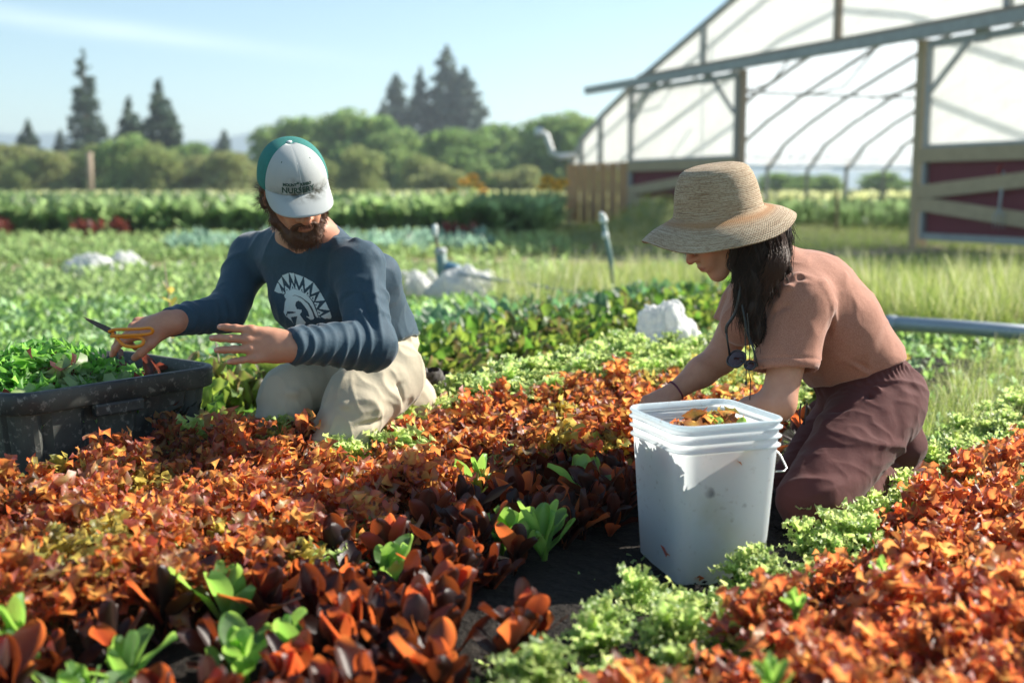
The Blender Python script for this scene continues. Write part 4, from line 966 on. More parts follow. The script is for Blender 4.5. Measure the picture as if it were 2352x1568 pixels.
# ---- crumpled white cloths
def bundle(name, label, cat, c, r, seed, fold=.22, group=None):
    n_, m_ = 56, 30; vs = []
    for j in range(m_+1):
        th = math.pi*.5*(1-2*j/m_*.5)
        for i in range(n_): ph = 6.2832*i/n_; vs.append((math.cos(th*1)*math.cos(ph), math.cos(th)*math.sin(ph), math.sin(th)))
    v = np.array(vs); nz1 = vnoise(v, seed, 1.6); nz2 = vnoise(v, seed+1, 4.5); nz3 = np.abs(vnoise(v, seed+2, 3))
    ph_ = np.arctan2(v[:, 1], v[:, 0]); pl = np.sin(ph_*7+2.2*nz1+seed)*.6+np.sin(ph_*13+3*nz1)*.4; s = 1+fold*.8*nz1-fold*.35*nz3+fold*.12*nz2+.13*pl*np.clip(1.15-v[:, 2], 0, 1)-.10*ridged(v, seed+3, 2.2)+.05*vnoise(v, seed+4, 9); v = v*s[:, None]*np.array(r); v[:, 2] = np.maximum(v[:, 2]*1.0, -.01)
    v[:, 0] *= 1+.25*np.clip(1-v[:, 2]/r[2], 0, 1)*(v[:, 0] > 0)
    f = np.array([(j*n_+i, j*n_+(i+1) % n_, (j+1)*n_+(i+1) % n_, (j+1)*n_+i) for j in range(m_) for i in range(n_)])
    o = obj(name, mesh_np(name, v, f[:, ::-1], True), M['white_fabric']); o.location = c; return tag(o, label, cat, group)
def gp_(x, y, Y): p = at(x, y, Y); return (p[0], p[1], 0)
bundle('fabric_bundle', 'crumpled white row-cover cloth heaped at the end of the leafy row', 'cloth', tuple(at(1525, 790, 4.95)), (.135, .13, .20), 3)
bundle('sandbag', 'white sandbag lying on the pale path, leftmost of all', 'sandbag', gp_(212, 630, 10.8), (.28, .16, .22), 11)
bundle('sandbag', 'white sandbag on the pale path, just right of the leftmost one', 'sandbag', gp_(285, 622, 11.2), (.22, .15, .22), 12)
bundle('sandbag', 'small pale sandbag half hidden in the crop left of the man', 'sandbag', gp_(420, 622, 12.3), (.1, .1, .07), 13)
bundle('sandbag', 'white sandbag left of the blue-grey standpipe, nearest the man', 'sandbag', gp_(942, 618, 9.2), (.17, .13, .19), 14)
bundle('sandbag', 'white sandbag directly left of the blue-grey standpipe', 'sandbag', gp_(985, 618, 9.4), (.13, .12, .17), 15)
bundle('sandbag', 'large white sandbag right of the blue-grey standpipe', 'sandbag', gp_(1062, 628, 8.9), (.27, .16, .24), 16)
bundle('sandbag', 'white sandbag at the right end of the pile by the standpipe', 'sandbag', gp_(1115, 622, 9.1), (.14, .13, .19), 17)
# ---- irrigation
def pipe(name, label, cat, pts, r, mat, parts=()):
    t = thing(name, label, cat, tuple(pts[0])); L = np.array(pts[0]); m = MB(); m.tube([np.array(p)-L for p in pts], r, 10); m.build('tube', M[mat], t, True)
    for nm, c, rr, h, ax_, mt in parts:
        m = MB(); c = np.array(c)-L; ax_ = nrm(ax_); m.tube([c-ax_*h/2, c-ax_*h*.2, c+ax_*h*.2, c+ax_*h/2], [rr*.8, rr, rr, rr*.75], 10); m.build(nm, M[mt], t, True)
    return t
Yr = 8.2; b, tp = at(1409, 655, Yr), at(1386, 512, Yr)
pipe('sprinkler_riser', 'leaning teal riser pipe with a white sprinkler head in the grass', 'sprinkler', [b, (b+tp)/2+V(.01, 0, 0), tp], .018, 'riser_teal',
     [('sprinkler_head', tp+V(0, 0, .02), .03, .05, (0, 0, 1), 'pvc_white'), ('nozzle', tp+V(-.01, -.01, .055), .018, .05, (-.6, 0, .5), 'pvc_white'), ('coupling', b+(tp-b)*.8, .024, .05, tp-b, 'pvc_white')])
Yp = 9.0; b, tp = at(1018, 650, Yp), at(1012, 578, Yp)
pipe('standpipe', 'blue-grey irrigation standpipe with valve and white marker on top', 'standpipe', [b, tp], .045, 'riser_teal',
     [('valve_body', at(1035, 615, Yp), .045, .16, (1, 0, -.2), 'valve_blue'), ('collar', tp, .05, .06, (0, 0, 1), 'tool_grey'), ('marker_rod', at(1003, 555, Yp), .012, .2, (-.15, 0, 1), 'bark'), ('marker_cap', at(999, 530, Yp), .024, .1, (0, 0, 1), 'pvc_white')])
pipe('irrigation_pipe', 'thin pale aluminium pipe running right from the standpipe through the grass', 'pipe', [at(1050, 628, 8.9), at(1200, 652, 8.0), at(1400, 685, 7.2)], .014, 'pipe_alu')
pipe('irrigation_pipe', 'wide silver-blue pipe lying in the grass at the right edge', 'pipe', [at(2030, 742, 6.2), at(2200, 752, 6.0), at(2500, 776, 5.7)], .042, 'pipe_alu', [('coupling', at(2050, 744, 6.18), .05, .08, (1, -.1, 0), 'pipe_alu')])
pipe('white_pipe', 'bent white downpipe standing at the corner of the hoop house', 'pipe', [at(1236, 302, 26), at(1254, 310, 26), at(1268, 352, 26), at(1282, 360, 26), at(1318, 358, 26.4)], .075, 'pvc_white', [('elbow', at(1238, 304, 26), .11, .2, (1, 0, 0), 'pvc_white')])
b = at(207, 440, 60); pipe('bare_pole', 'bare pale wooden pole standing in front of the narrow dark conifer', 'pole', [V(b[0], 60, 0), at(205, 350, 60)], .16, 'bark_pale')
for i, (x, y0, y1, Y, lb) in enumerate([(1365, 560, 592, 14, 'short brown stake in front of the mound, left of the teal riser'), (1203+70, 566, 590, 14, 'small dark stake in the grass left of the short brown one'), (1922, 440, 540, 23, 'thin wooden stake among the crop in the hoop house doorway')]):
    m = MB(); m.beam(tuple(at(x, y1, Y)*V(1, 1, 0)), tuple(at(x, y0, Y)), .05, .05, (0, 1, 0)); tag(m.build('stake', M['bark']), lb, 'stake')
# shovel leaning on the right door
pA, pB_ = at(2292, 528, 15.1), at(2306, 388, 15.35)
t = thing('garden_fork', 'long-handled garden fork with red grip leaning on the red door', 'garden tool', (pA[0], pA[1], 0)); L = np.array(t.location)
m = MB(); m.tube([pA-L+V(0, 0, .25), pB_-L], .018, 8); m.build('shaft', M['tool_grey'], t, True)
m = MB(); m.tube([pB_-L+V(-.02, 0, -.16), pB_-L+V(-.08, 0, 0), pB_-L+V(-.02, 0, .05), pB_-L+V(.05, 0, .05), pB_-L+V(.10, 0, 0), pB_-L+V(.02, 0, -.16)], .014, 8); m.build('grip', M['tool_red'], t, True)
for dx in (-.07, -.023, .023, .07):
    m = MB(); m.tube([pA-L+V(0, 0, .27), pA-L+V(dx, -.02, .2), pA-L+V(dx, -.02, .02)], [.008, .008, .004], 6); m.build('tine', M['tool_grey'], t, True)
# blossoming / tall thin weed left of the man
r3 = np.random.RandomState(9)
for i, (x, y0, y1, Y, lb) in enumerate([(395, 740, 600, 5.2, 'tall thin yellowish weed stem left of the man\'s elbow'), (512, 860, 775, 3.9, 'thin brown stalk behind the man\'s raised hand')]):
    t = thing('weed_stalk', lb, 'weed', gp_(x, y0, Y)); L = np.array(t.location); tp = at(x-18, y1, Y)-L
    m = MB(); m.tube([(0, 0, 0), tp*.5+V(.01, 0, 0), tp], [.006, .005, .002], 6); m.build('stem', M['bark_pale'], t, True)
    v, f, c, tr = plant_np(r3, 'broad', 12, .08, .018, c_mix, (.5, 1.3), 4, 2, (.1, .6), float(tp[2])*.8); obj('leaf', mesh_np('leaf', v, f, True, {'Col': c, 'Tr': tr}), M['leaf'], t)
# drip line curling on the soil
#m = MB(); m.tube([rc(1.15, -1.22, .03), rc(1.3, -1.2, .035), rc(1.42, -1.13, .04), rc(1.6, -1.16, .045), rc(1.75, -1.1, .04)], .004, 6); tag(m.build('drip_tube', M['black_plastic'], smooth=True), 'thin black drip tube lying on the bare soil path', 'tube')

# ================================================================== people
def head_prims(Fd, o, Fw, U, female=False):
    """head in a frame: o centre between the ears, Fw towards the nose, U up"""
    Fw = nrm(Fw); U = nrm(U-Fw*(U@Fw)); X = np.cross(Fw, U)
    P = lambda x, y, z: o + X*x + Fw*y + U*z
    ax = (X, Fw, U)
    E = lambda x, y, z, r, k=.012, sub=False: Fd.ell(P(x, y, z), r, ax, k, sub)
    C = lambda a, b, ra, rb, k=.012, sub=False: Fd.cone(P(*a), P(*b), ra, rb, k, sub=sub)
    g = .96 if female else 1.0
    E(0, -.012, .03, (.074*g, .094, .086), .01)
    E(0, .03, -.03, (.058*g, .058, .072), .03)
    E(0, .035, .03, (.058, .055, .05), .03)
    C((.045*g, .0, -.05), (.018, .07, -.096), .022, .017, .03); C((-.045*g, .0, -.05), (-.018, .07, -.096), .022, .017, .03)
    E(0, .080, -.1, (.021, .017, .017), .02)
    for s in (-1, 1):
        E(s*.04, .058, -.022, (.022, .022, .018), .025)
        E(s*.025, .083, -.052, (.016, .014, .02), .02)
    E(0, .078, .024, (.046, .014, .012), .02)
    E(0, .082, -.062, (.026, .016, .02), .02)
    for s in (-1, 1): E(s*.03, .098, .004, (.017, .014, .011), .014, True)
    for s in (-1, 1):
        E(s*.031, .073, .003, (.0135, .0135, .012), .002)
        C((s*.019, .083, .005), (s*.043, .077, .003), .0042, .0035, .003)
    nl = .0 if female else .007
    C((0, .086, .014), (0, .112+nl, -.026-nl*.7), .0075, .009+nl*.2, .014)
    E(0, .113+nl, -.03-nl*.8, (.0105+nl*.3, .0105+nl*.2, .0095+nl*.3), .008)
    for s in (-1, 1): E(s*(.0115+nl*.3), .1+nl*.6, -.034-nl*.7, (.0075+nl*.2, .01, .0075), .007)
    C((-.012, .102, -.0585), (.012, .102, -.0585), .0052, .0052, .006); C((-.017, .094, -.0605), (.017, .094, -.0605), .004, .004, .005)
    C((-.013, .0995, -.0695), (.013, .0995, -.0695), .0062, .0062, .005)
    C((-.02, .101, -.0638), (.02, .101, -.0638), .0013, .0013, .002, True)
    for s in (-1, 1):
        E(s*.076*g, -.008, -.008, (.008, .017, .029), .006); E(s*.082*g, -.004, -.004, (.004, .009, .017), .003, True)
        E(s*.077*g, -.002, -.034, (.006, .009, .009), .005)
    return P, ax

def hand_prims(Fd, o, D, N, T, curls, thumb, spread=(9, 2, -4, -11), sc=1.0, side=0.0):
    """o wrist, D towards the fingers, N back of the hand, T thumb side. returns finger tips (pos, dorsal normal, dir)"""
    D = nrm(D); N = nrm(N-D*(N@D)); T = nrm(T-D*(T@D)-N*(T@N))
    P = lambda x, y, z: o + (T*x + D*y + N*z)*sc
    tips = []
    mx = (.033, .011, -.0115, -.032); my = (.09, .096, .09, .079); fl = (.074, .082, .076, .059); fr = (.0098, .01, .0094, .0083)
    for i in range(4):
        Fd.cone(P(mx[i]*.55, .004, 0), P(mx[i], my[i]-.004, .001), .0155*sc, .0118*sc, .012)
    Fd.ell(P(.004, .05, -.006), (.036*sc, .045*sc, .0155*sc), (T, D, N), .012)
    Fd.ell(P(.024, .032, -.014), (.016*sc, .03*sc, .014*sc), (T, D, N), .014)
    Fd.ell(P(-.025, .03, -.01), (.014*sc, .03*sc, .013*sc), (T, D, N), .012)
    for i in range(4):
        a = R(spread[i]); d = D*math.cos(a) + T*math.sin(a); n = N.copy(); p = P(mx[i], my[i], .001)
        Fd.ell(p+N*.002, (.0115*sc, .0125*sc, .011*sc), (T, D, N), .006)
        r = fr[i]*sc
        for j, (fracl, cu) in enumerate(zip((.46, .3, .24), curls[i])):
            c = R(cu); d, n = d*math.cos(c) - n*math.sin(c), n*math.cos(c) + d*math.sin(c)
            q = p + d*fl[i]*sc*fracl; r2 = r*(.94 if j < 2 else .86)
            Fd.cone(p, q, r, r2, .0035 if j else .007)
            if j: Fd.ell(p, (r*1.06,)*3, None, .003)
            p, r = q, r2
        tips.append((p+n*r*.55+d*.001, n, d, r))
    pts = [P(*t) for t in thumb]; rr = [.015*sc, .0125*sc, .0115*sc, .0095*sc]
    for j in range(3): Fd.cone(pts[j], pts[j+1], rr[j], rr[j+1], .01 if j == 0 else .004)
    d = nrm(pts[3]-pts[2]); tips.append((pts[3]+N*rr[3]*.5, N, d, rr[3]))
    return tips

def skin_colour(v, base, P=None, o=None, ax=None, tips=(), lipc=(.38, .12, .09), red=1.0):
    c = np.tile(np.array(base), (len(v), 1)); n1 = vnoise(v, 5, 9)[:, None]; c *= 1+.05*n1
    def blend(m, col): c[:] = c*(1-m[:, None]) + np.array(col)*m[:, None]
    if o is not None:
        l = np.stack([(v-o)@a for a in ax], 1)
        def blob(x, y, z, r): return np.exp(-(((l-np.array([x, y, z]))/np.array(r))**2).sum(1))
        rd = np.array(base)*np.array([1.08, .66, .6])
        blend(np.clip(blob(0, .115, -.03, (.014, .02, .014))*.7*red, 0, 1), rd)
        for s in (-1, 1):
            blend(np.clip(blob(s*.04, .07, -.028, (.02, .03, .018))*.5*red, 0, 1), rd)
            blend(np.clip(blob(s*.078, -.005, -.008, (.012, .03, .035))*.5, 0, 1), rd)
            e = blob(s*.031, .086, .003, (.013, .012, .0028)); blend(np.clip((e-.35)*2.4, 0, 1)*.9, (.03, .018, .014))
            b = blob(s*.033, .09, .024, (.02, .02, .0045)); blend(np.clip(b*1.2, 0, 1)*.85, (.06, .03, .018))
        lp = blob(0, .102, -.064, (.022, .02, .0095)); blend(np.clip((lp-.3)*2.2, 0, 1)*.75, lipc)
        ln = blob(0, .103, -.0638, (.02, .02, .0016)); blend(np.clip(ln*1.2, 0, 1)*.6, (.12, .04, .035))
        for s in (-1, 1): blend(blob(s*.008, .104, -.0405, (.004, .006, .0028))*.8, (.09, .03, .02))
    for p, n, d, r in tips:
        q = v-p; a = q@d; b = q@n; t = np.linalg.norm(q-np.outer(a, d)-np.outer(b, n), axis=1)
        m = np.exp(-((a+.002)/(r*.8))**4-(t/(r*.7))**4)*(b > -r*.25); blend(np.clip(m, 0, 1)*.75, (.72, .47, .4))
        m2 = np.exp(-((a)/(r*3))**2-((t)/(r*1.5))**2); blend(np.clip(m2, 0, 1)*.3, np.array(base)*np.array([1.1, .75, .68]))
    return c

def from_field(Fd, name, mat, parent, smooth=2, disp=None, attrs=None):
    v, f = Fd.mesh(smooth)
    if disp is not None:
        n = vnormals(v, f); v = v + n*disp(v, n)[:, None]; v = relax(v, f, .25)
    me = mesh_np(name, v, f, True, attrs(v) if attrs else None)
    return obj(name, me, mat, parent), v, f

def strands(name, roots, seg, width, mat, parent, taper=True):
    """roots: list of polylines (m,3); flat tapering ribbons with a second crossed blade"""
    vs, fs = [], []; n = 0
    for pl in roots:
        pl = np.asarray(pl); m = len(pl); d = np.gradient(pl, axis=0); d /= np.linalg.norm(d, axis=1)[:, None]+1e-9
        s = np.cross(d, V(.3, -1, .2)); s /= np.linalg.norm(s, axis=1)[:, None]+1e-9
        s2 = np.cross(d, s); wd = width*(1-.75*np.linspace(0, 1, m)**2)[:, None] if taper else width
        ring = np.stack([pl+s*wd, pl-s*wd*.5+s2*wd*.85, pl-s*wd*.5-s2*wd*.85], 1)
        vs.append(ring.reshape(-1, 3))
        for i in range(m-1):
            for k in range(3): fs.append((n+i*3+k, n+i*3+(k+1) % 3, n+i*3+3+(k+1) % 3, n+i*3+3+k))
        n += m*3
    return obj(name, mesh_np(name, np.concatenate(vs), np.array(fs), True), mat, parent)

SKIN_M = (.50, .255, .165); SKIN_W = (.56, .30, .205)

# ------------------------------------------------------------------ the man by the tote
def build_man():
    rs = np.random.RandomState(3)
    HF = nrm(V(.38, -.82, -.45)); HU = nrm(V(.02, -.45, .89)); HU = nrm(HU-HF*(HU@HF))
    dome = at(672, 400, 2.95); HO = dome - HU*.035 + HF*.005
    SL, SR = at(824, 612, 3.04), at(578, 586, 3.27); EL, ER = at(850, 792, 2.93), at(518, 715, 3.13)
    WL, WR = at(664, 796, 2.76), at(385, 742, 2.97)
    neck = at(702, 540, 3.13); wdir = nrm(SL-SR)
    hipR, hipL = at(810, 852, 3.34), at(888, 862, 3.2); kR, kL = at(612, 1075, 3.06), at(752, 1095, 2.98)
    aR, aL = at(905, 985, 3.62), at(945, 985, 3.45)
    ch0, ch1, be1 = at(705, 585, 3.16), at(745, 680, 3.17), at(838, 772, 3.28)
    # body, one continuous figure
    lo = np.minimum.reduce([WR+V(-.25, -.15, -.15), V(-9, 2.6, .0)]); lo = V(min(WR[0], lo[0])-.24, 2.62, 0.0); hi = V(.02, 3.75, 1.06)
    B = Field(lo, hi, .0036)
    P, ax = head_prims(B, HO, HF, HU)
    B.cone(P(0, -.02, -.03), neck, .055, .06, .03); B.cone(neck, ch0, .06, .09, .04)
    B.cone(ch0, ch1, .095, .095, .05, wdir, 1.35); B.cone(ch1, be1, .095, .1, .05, wdir, 1.15)
    for s, e, wr in ((SR, ER, WR), (SL, EL, WL)):
        B.cone(neck, s, .05, .05, .04); B.cone(s, e, .048, .038, .02); B.cone(e, wr, .04, .0275, .015, )
    for h, k, a in ((hipR, kR, aR), (hipL, kL, aL)):
        m_ = h*.55+k*.45+V(-.03, 0, .03); B.cone(be1, h, .09, .08, .05); B.cone(h, m_, .07, .06, .02); B.cone(m_, k, .06, .045, .02); B.cone(k, a, .042, .035, .02)
    # right hand over the tote, holding the shears
    dR = nrm(at(232, 772, 2.94)-WR); tR = nrm(V(.1, -.85, -.5)); nR = nrm(V(.05, -.45, .88))
    tipsR = hand_prims(B, WR, dR, nR, tR, ((14, 22, 12), (26, 26, 16), (52, 44, 20), (66, 46, 22)),
                       ((.022, .02, -.012), (.05, .048, -.022), (.06, .078, -.036), (.052, .098, -.052)), (12, 3, -3, -8))
    B.cone(ER, WR, .04, .029, .01); B.cone(WR-dR*.02, WR+dR*.03, .029, .024, .02, tR, 1.15)
    # left hand in the air
    dL = nrm(at(495, 786, 2.7)-WL); tL = nrm(V(.0, .25, 1)); nL = nrm(V(.12, -1, .2))
    tipsL = hand_prims(B, WL, dL, nL, tL, ((16, 14, 6), (10, 12, 6), (9, 12, 8), (12, 12, 6)),
                       ((.02, .02, -.014), (.034, .045, -.04), (.034, .07, -.062), (.026, .092, -.075)), (4, 0, -4, -11), 1.05)
    B.cone(WL-dL*.02, WL+dL*.03, .028, .024, .02, tL, 1.2)
    tips = tipsR+tipsL
    man, v, f = from_field(B, 'person', M['skin'], None, 1, None,
                           lambda v: {'Col': skin_colour(v, SKIN_M, P, HO, ax, tips, (.33, .13, .1))})
    tag(man, 'kneeling bearded man in a navy long-sleeved shirt and tan trousers, reaching over the black tote', 'person')
    del B
    # ---- shirt
    S = Field(V(min(WR[0], ER[0])-.06, 2.6, .38), V(.02, 3.6, .98), .0042)
    S.cone(ch0, ch1, .104, .116, .05, wdir, 1.38); S.cone(ch1, be1, .118, .122, .05, wdir, 1.22)
    S.ell(be1+V(.0, .02, -.01), (.145, .13, .1), None, .05)
    S.cone(neck+V(.0, .01, -.012), ch0, .068, .1, .04)
    for s, r0 in ((SR, .056), (SL, .060)): S.cone(neck+V(0, .01, -.03), s, .052, r0, .05)
    S.cone(SR, ER, .060, .052, .03); S.cone(ER, WR+(ER-WR)*.03, .056, .037, .02)
    S.cone(SL, EL, .066, .060, .03); S.cone(EL, WL+(EL-WL)*.05, .066, .042, .02)
    S.cone(at(865, 640, 3.18), be1+V(.02, .02, 0), .07, .10, .05)
    nk = nrm(P(0, -.0, -.03)-neck)
    S.cut(neck+nk*.04, nk, .004, .085)
    S.cone(neck-nk*.03, neck+nk*.09, .058, .062, .006, sub=True)
    for wr, e in ((WR, ER), (WL, EL)):
        d = nrm(wr-e); S.cut(wr-d*.004, d, .003, .07); S.cone(wr-d*.03, wr+d*.03, .031, .033, .003, sub=True)
    hem = at(840, 806, 3.25); hd = nrm(V(.3, -.15, -1)); S.cut(hem, hd, .004, .3)
    cl = [ (at(905, 560, 3.1), at(900, 700, 3.05), .012, -.008), (at(880, 640, 2.95), at(930, 760, 3.1), .012, .009),
           (at(940, 700, 3.1), at(860, 790, 3.1), .010, .008), (at(935, 740, 3.1), at(850, 750, 3.05), .009, -.008), (at(945, 770, 3.15), at(860, 790, 3.05), .008, -.008),
           (at(770, 600, 2.97), at(850, 690, 2.9), .012, .008), (at(770, 690, 2.95), at(860, 650, 2.9), .010, -.007), (at(760, 660, 3.0), at(765, 780, 3.0), .012, -.007),
           (at(590, 560, 3.1), at(560, 680, 3.05), .012, -.006), (at(530, 640, 3.02), at(590, 660, 3.0), .010, -.006), (at(510, 690, 3.0), at(560, 730, 3.0), .009, .006), (at(495, 712, 2.98), at(545, 760, 2.98), .009, -.007),
           (at(660, 560, 3.0), at(690, 700, 3.02), .02, .008), (at(630, 560, 3.02), at(650, 650, 3.05), .014, -.006), (at(745, 560, 3.0), at(740, 700, 3.04), .018, -.007),
           (at(780, 520, 3.05), at(870, 600, 3.0), .012, .006), (at(800, 540, 3.05), at(840, 620, 2.98), .008, -.006), (at(770, 545, 3.05), at(800, 620, 2.98), .01, .005),
           (at(855, 620, 2.97), at(870, 780, 2.88), .014, .008), (at(820, 640, 2.97), at(850, 740, 2.88), .01, -.006)]
    def disp(v, n):
        d = vnoise(v, 11, 7)*.0035 + vnoise(v*V(1, 1, .5), 14, 16)*.0014 + ridged(v*V(1, 1, .6), 15, 6)*.005 + ridged(v, 16, 11)*.0025
        for a, b, wd, A in cl: d += crease(v, a, b, wd, A)
        for a, b, r, cnt, A, sd in ((EL, WL, .09, 7.3, .0080, 1), (ER, WR, .09, 7, .0028, 2), (SL, EL, .1, 5, .0022, 4)):
            ba = b-a; t = (v-a)@ba/(ba@ba); q = v-a-t[:, None]*ba; rr = np.linalg.norm(q, axis=1)
            ang = np.arctan2(q@nrm(np.cross(ba, V(0, 0, 1))), q[:, 2])
            m = (rr < r)*np.clip(t*6+.4, 0, 1)*np.clip((1.03-t)*7, 0, 1)
            ph = t*cnt*2*np.pi + 1.3*np.sin(ang*2+sd+4*t) + 1.0*np.sin(ang+7*t+sd*2)
            d += m*A*((.5+.5*np.sin(ph))**2.2-.35)*(.6+.4*np.sin(ang*1.5+t*9+sd))
        # shoulder seams
        return d
    sh, sv, sf = from_field(S, 'shirt', M['shirt_navy'], man, 2, disp); del S
    # ---- printed emblem, laid on the cloth
    bvh = BVHTree.FromPolygons([Vector(p) for p in sv], [tuple(map(int, q)) for q in sf])
    emblem(bvh, sh)
    # ---- trousers
    T = Field(V(-.85, 2.75, -.02), V(.06, 3.75, .56), .0048)
    T.cone(be1+V(0, .03, -.03), (hipR+hipL)/2, .135, .125, .05, wdir, 1.15)
    mR_, mL_ = at(668, 905, 3.16), at(818, 930, 3.08); T.cone(hipR, mR_, .100, .080, .03); T.cone(mR_, kR, .080, .062, .02); T.cone(hipL, mL_, .108, .092, .006); T.cone(mL_, kL, .092, .068, .006)
    T.cone(kR, aR, .06, .052, .006); T.cone(kL, aL, .07, .06, .006)
    T.ell((hipL+aL)/2+V(.02, .0, .0), (.09, .09, .1), None, .01)
    T.cut(be1+V(-.02, .0, .035), V(-.3, .15, 1), .004, .4)
    pc = [(at(905, 800, 3.05), at(925, 930, 3.1), .008, -.009), (at(895, 812, 3.05), at(870, 900, 3.0), .007, .006), (at(885, 900, 3.0), at(760, 860, 3.0), .016, -.007),
          (at(640, 900, 3.1), at(720, 905, 3.05), .014, .007), (at(880, 940, 3.05), at(780, 930, 2.98), .011, .007), (at(900, 960, 3.05), at(800, 985, 2.95), .009, -.007), (at(870, 985, 3.0), at(770, 970, 2.93), .01, .006),
          (at(715, 850, 3.1), at(690, 950, 3.05), .014, -.008), (at(620, 930, 3.05), at(700, 960, 3.0), .012, -.006), (at(930, 850, 3.1), at(860, 870, 3.02), .01, .007), (at(930, 880, 3.1), at(880, 900, 3.02), .008, -.006)]
    def dispt(v, n):
        d = vnoise(v, 21, 6)*.004+vnoise(v, 23, 15)*.0018+ridged(v*V(.6, 1, 1.3), 25, 6)*.007+ridged(v, 26, 13)*.003
        for a, b, wd, A in pc: d += crease(v, a, b, wd, A)
        return d
    tr, tv, tf = from_field(T, 'trousers', M['trouser_tan'], man, 2, dispt); del T
    # ---- boots
    for k, (ank, dx) in enumerate(((aL, 0), (aR, -.07))):
        Bt = Field(ank+V(-.1, -.12, -.14), ank+V(.26, .26, .16), .005)
        top = at(972-dx*400, 850, 3.52+k*.14); heel = at(962-dx*300, 868, 3.5+k*.14); toe = at(1005-dx*300, 945, 3.62+k*.14)
        Bt.cone(ank, heel, .045, .042, .03); Bt.cone(heel, toe, .042, .038, .02, V(.2, .9, 0), 1.1)
        Bt.cone(heel+V(-.03, 0, -.03), toe+V(-.05, 0, -.01), .035, .03, .02)
        b, bv, bf = from_field(Bt, 'boot', M['boot'], man, 2, lambda v, n: vnoise(v, 31+k, 20)*.002)
        Bs = Field(ank+V(-.1, -.12, -.14), ank+V(.28, .28, .18), .005)
        o = nrm(np.cross(toe-heel, V(0, 1, 0)));  o = o if o[0] > 0 else -o
        Bs.cone(heel+o*.036, toe+o*.034, .036, .034, .0, V(.2, .9, 0), 1.15)
        Bs.cut(heel+o*.028, -o, .002)
        from_field(Bs, 'sole', M['sole'], b, 1, lambda v, n: .003*np.sign(np.sin((v@nrm(toe-heel))*260)))
    # ---- beard, hair
    X, Fw, U = ax
    H = Field(HO-.17, HO+.17, .0032)
    L = lambda x, y, z: P(x, y, z)
    for s in (-1, 1):
        H.cone(L(s*.068, .012, -.02), L(s*.056, .03, -.07), .011, .017, .01); H.cone(L(s*.056, .03, -.07), L(s*.022, .078, -.108), .017, .023, .015)
        H.cone(L(s*.003, .105, -.0505), L(s*.027, .093, -.062), .0065, .007, .006); H.cone(L(s*.026, .09, -.062), L(s*.024, .085, -.09), .008, .016, .01)
    H.ell(L(0, .084, -.104), (.030, .024, .025), ax, .02); H.ell(L(0, .05, -.106), (.04, .043, .017), ax, .02)
    H.cone(L(-.016, .105, -.0655), L(.016, .105, -.0655), .0075, .0075, .002, sub=True)
    bd, bv, bf = from_field(H, 'beard', M['beard'], man, 1, lambda v, n: vnoise(v, 41, 60)*.0022)
    n = vnormals(bv, bf); idx = rs.choice(len(bv), 2400); pls = []
    dn = -U*.8+Fw*.25
    for i in idx:
        d = nrm(n[i]*.55+dn*.9+rs.normal(size=3)*.28); ln = rs.uniform(.005, .013)
        pls.append([bv[i]-n[i]*.002, bv[i]+d*ln*.5, bv[i]+d*ln-U*ln*.25])
    strands('beard_hair', pls, 3, .0006, M['beard'], bd)
    H = Field(HO-.17, HO+.17, .0036)
    H.ell(L(0, -.02, .02), (.079, .093, .09), ax, .01)
    H.cone(L(.074, -.01, .0), L(.07, -.035, -.05), .014, .018, .01); H.cone(L(-.074, -.01, .0), L(-.07, -.035, -.05), .014, .018, .01)
    H.ell(L(0, -.07, -.05), (.06, .035, .04), ax, .02)
    H.cut(L(0, .03, 0), Fw, .004); H.cut(L(0, 0, .06), U, .004)
    hr, hv, hf = from_field(H, 'hair', M['beard'], man, 1, lambda v, n: vnoise(v, 43, 50)*.003)
    n = vnormals(hv, hf); pls = []
    low = np.where(((hv-HO)@U < .01) & (np.abs((hv-HO)@X) > .05))[0]
    for i in rs.choice(low, 420):
        d = nrm(n[i]*1.0-U*.4+Fw*.1+rs.normal(size=3)*.45); ln = rs.uniform(.012, .03)
        q = nrm(d+rs.normal(size=3)*.6); pls.append([hv[i]-n[i]*.002, hv[i]+d*ln*.5, hv[i]+d*ln*.8+q*ln*.35])
    for s in (-1, 1): strands('hair_ends', [p for p in pls if ((np.array(p[0])-HO)@X)*s > 0], 3, .0006, M['hair_brown'], hr)
    # ---- cap
    build_cap(man, P, ax, HO)
    return man, dict(WR=WR, dR=dR, nR=nR, tR=tR, tips=tipsR)

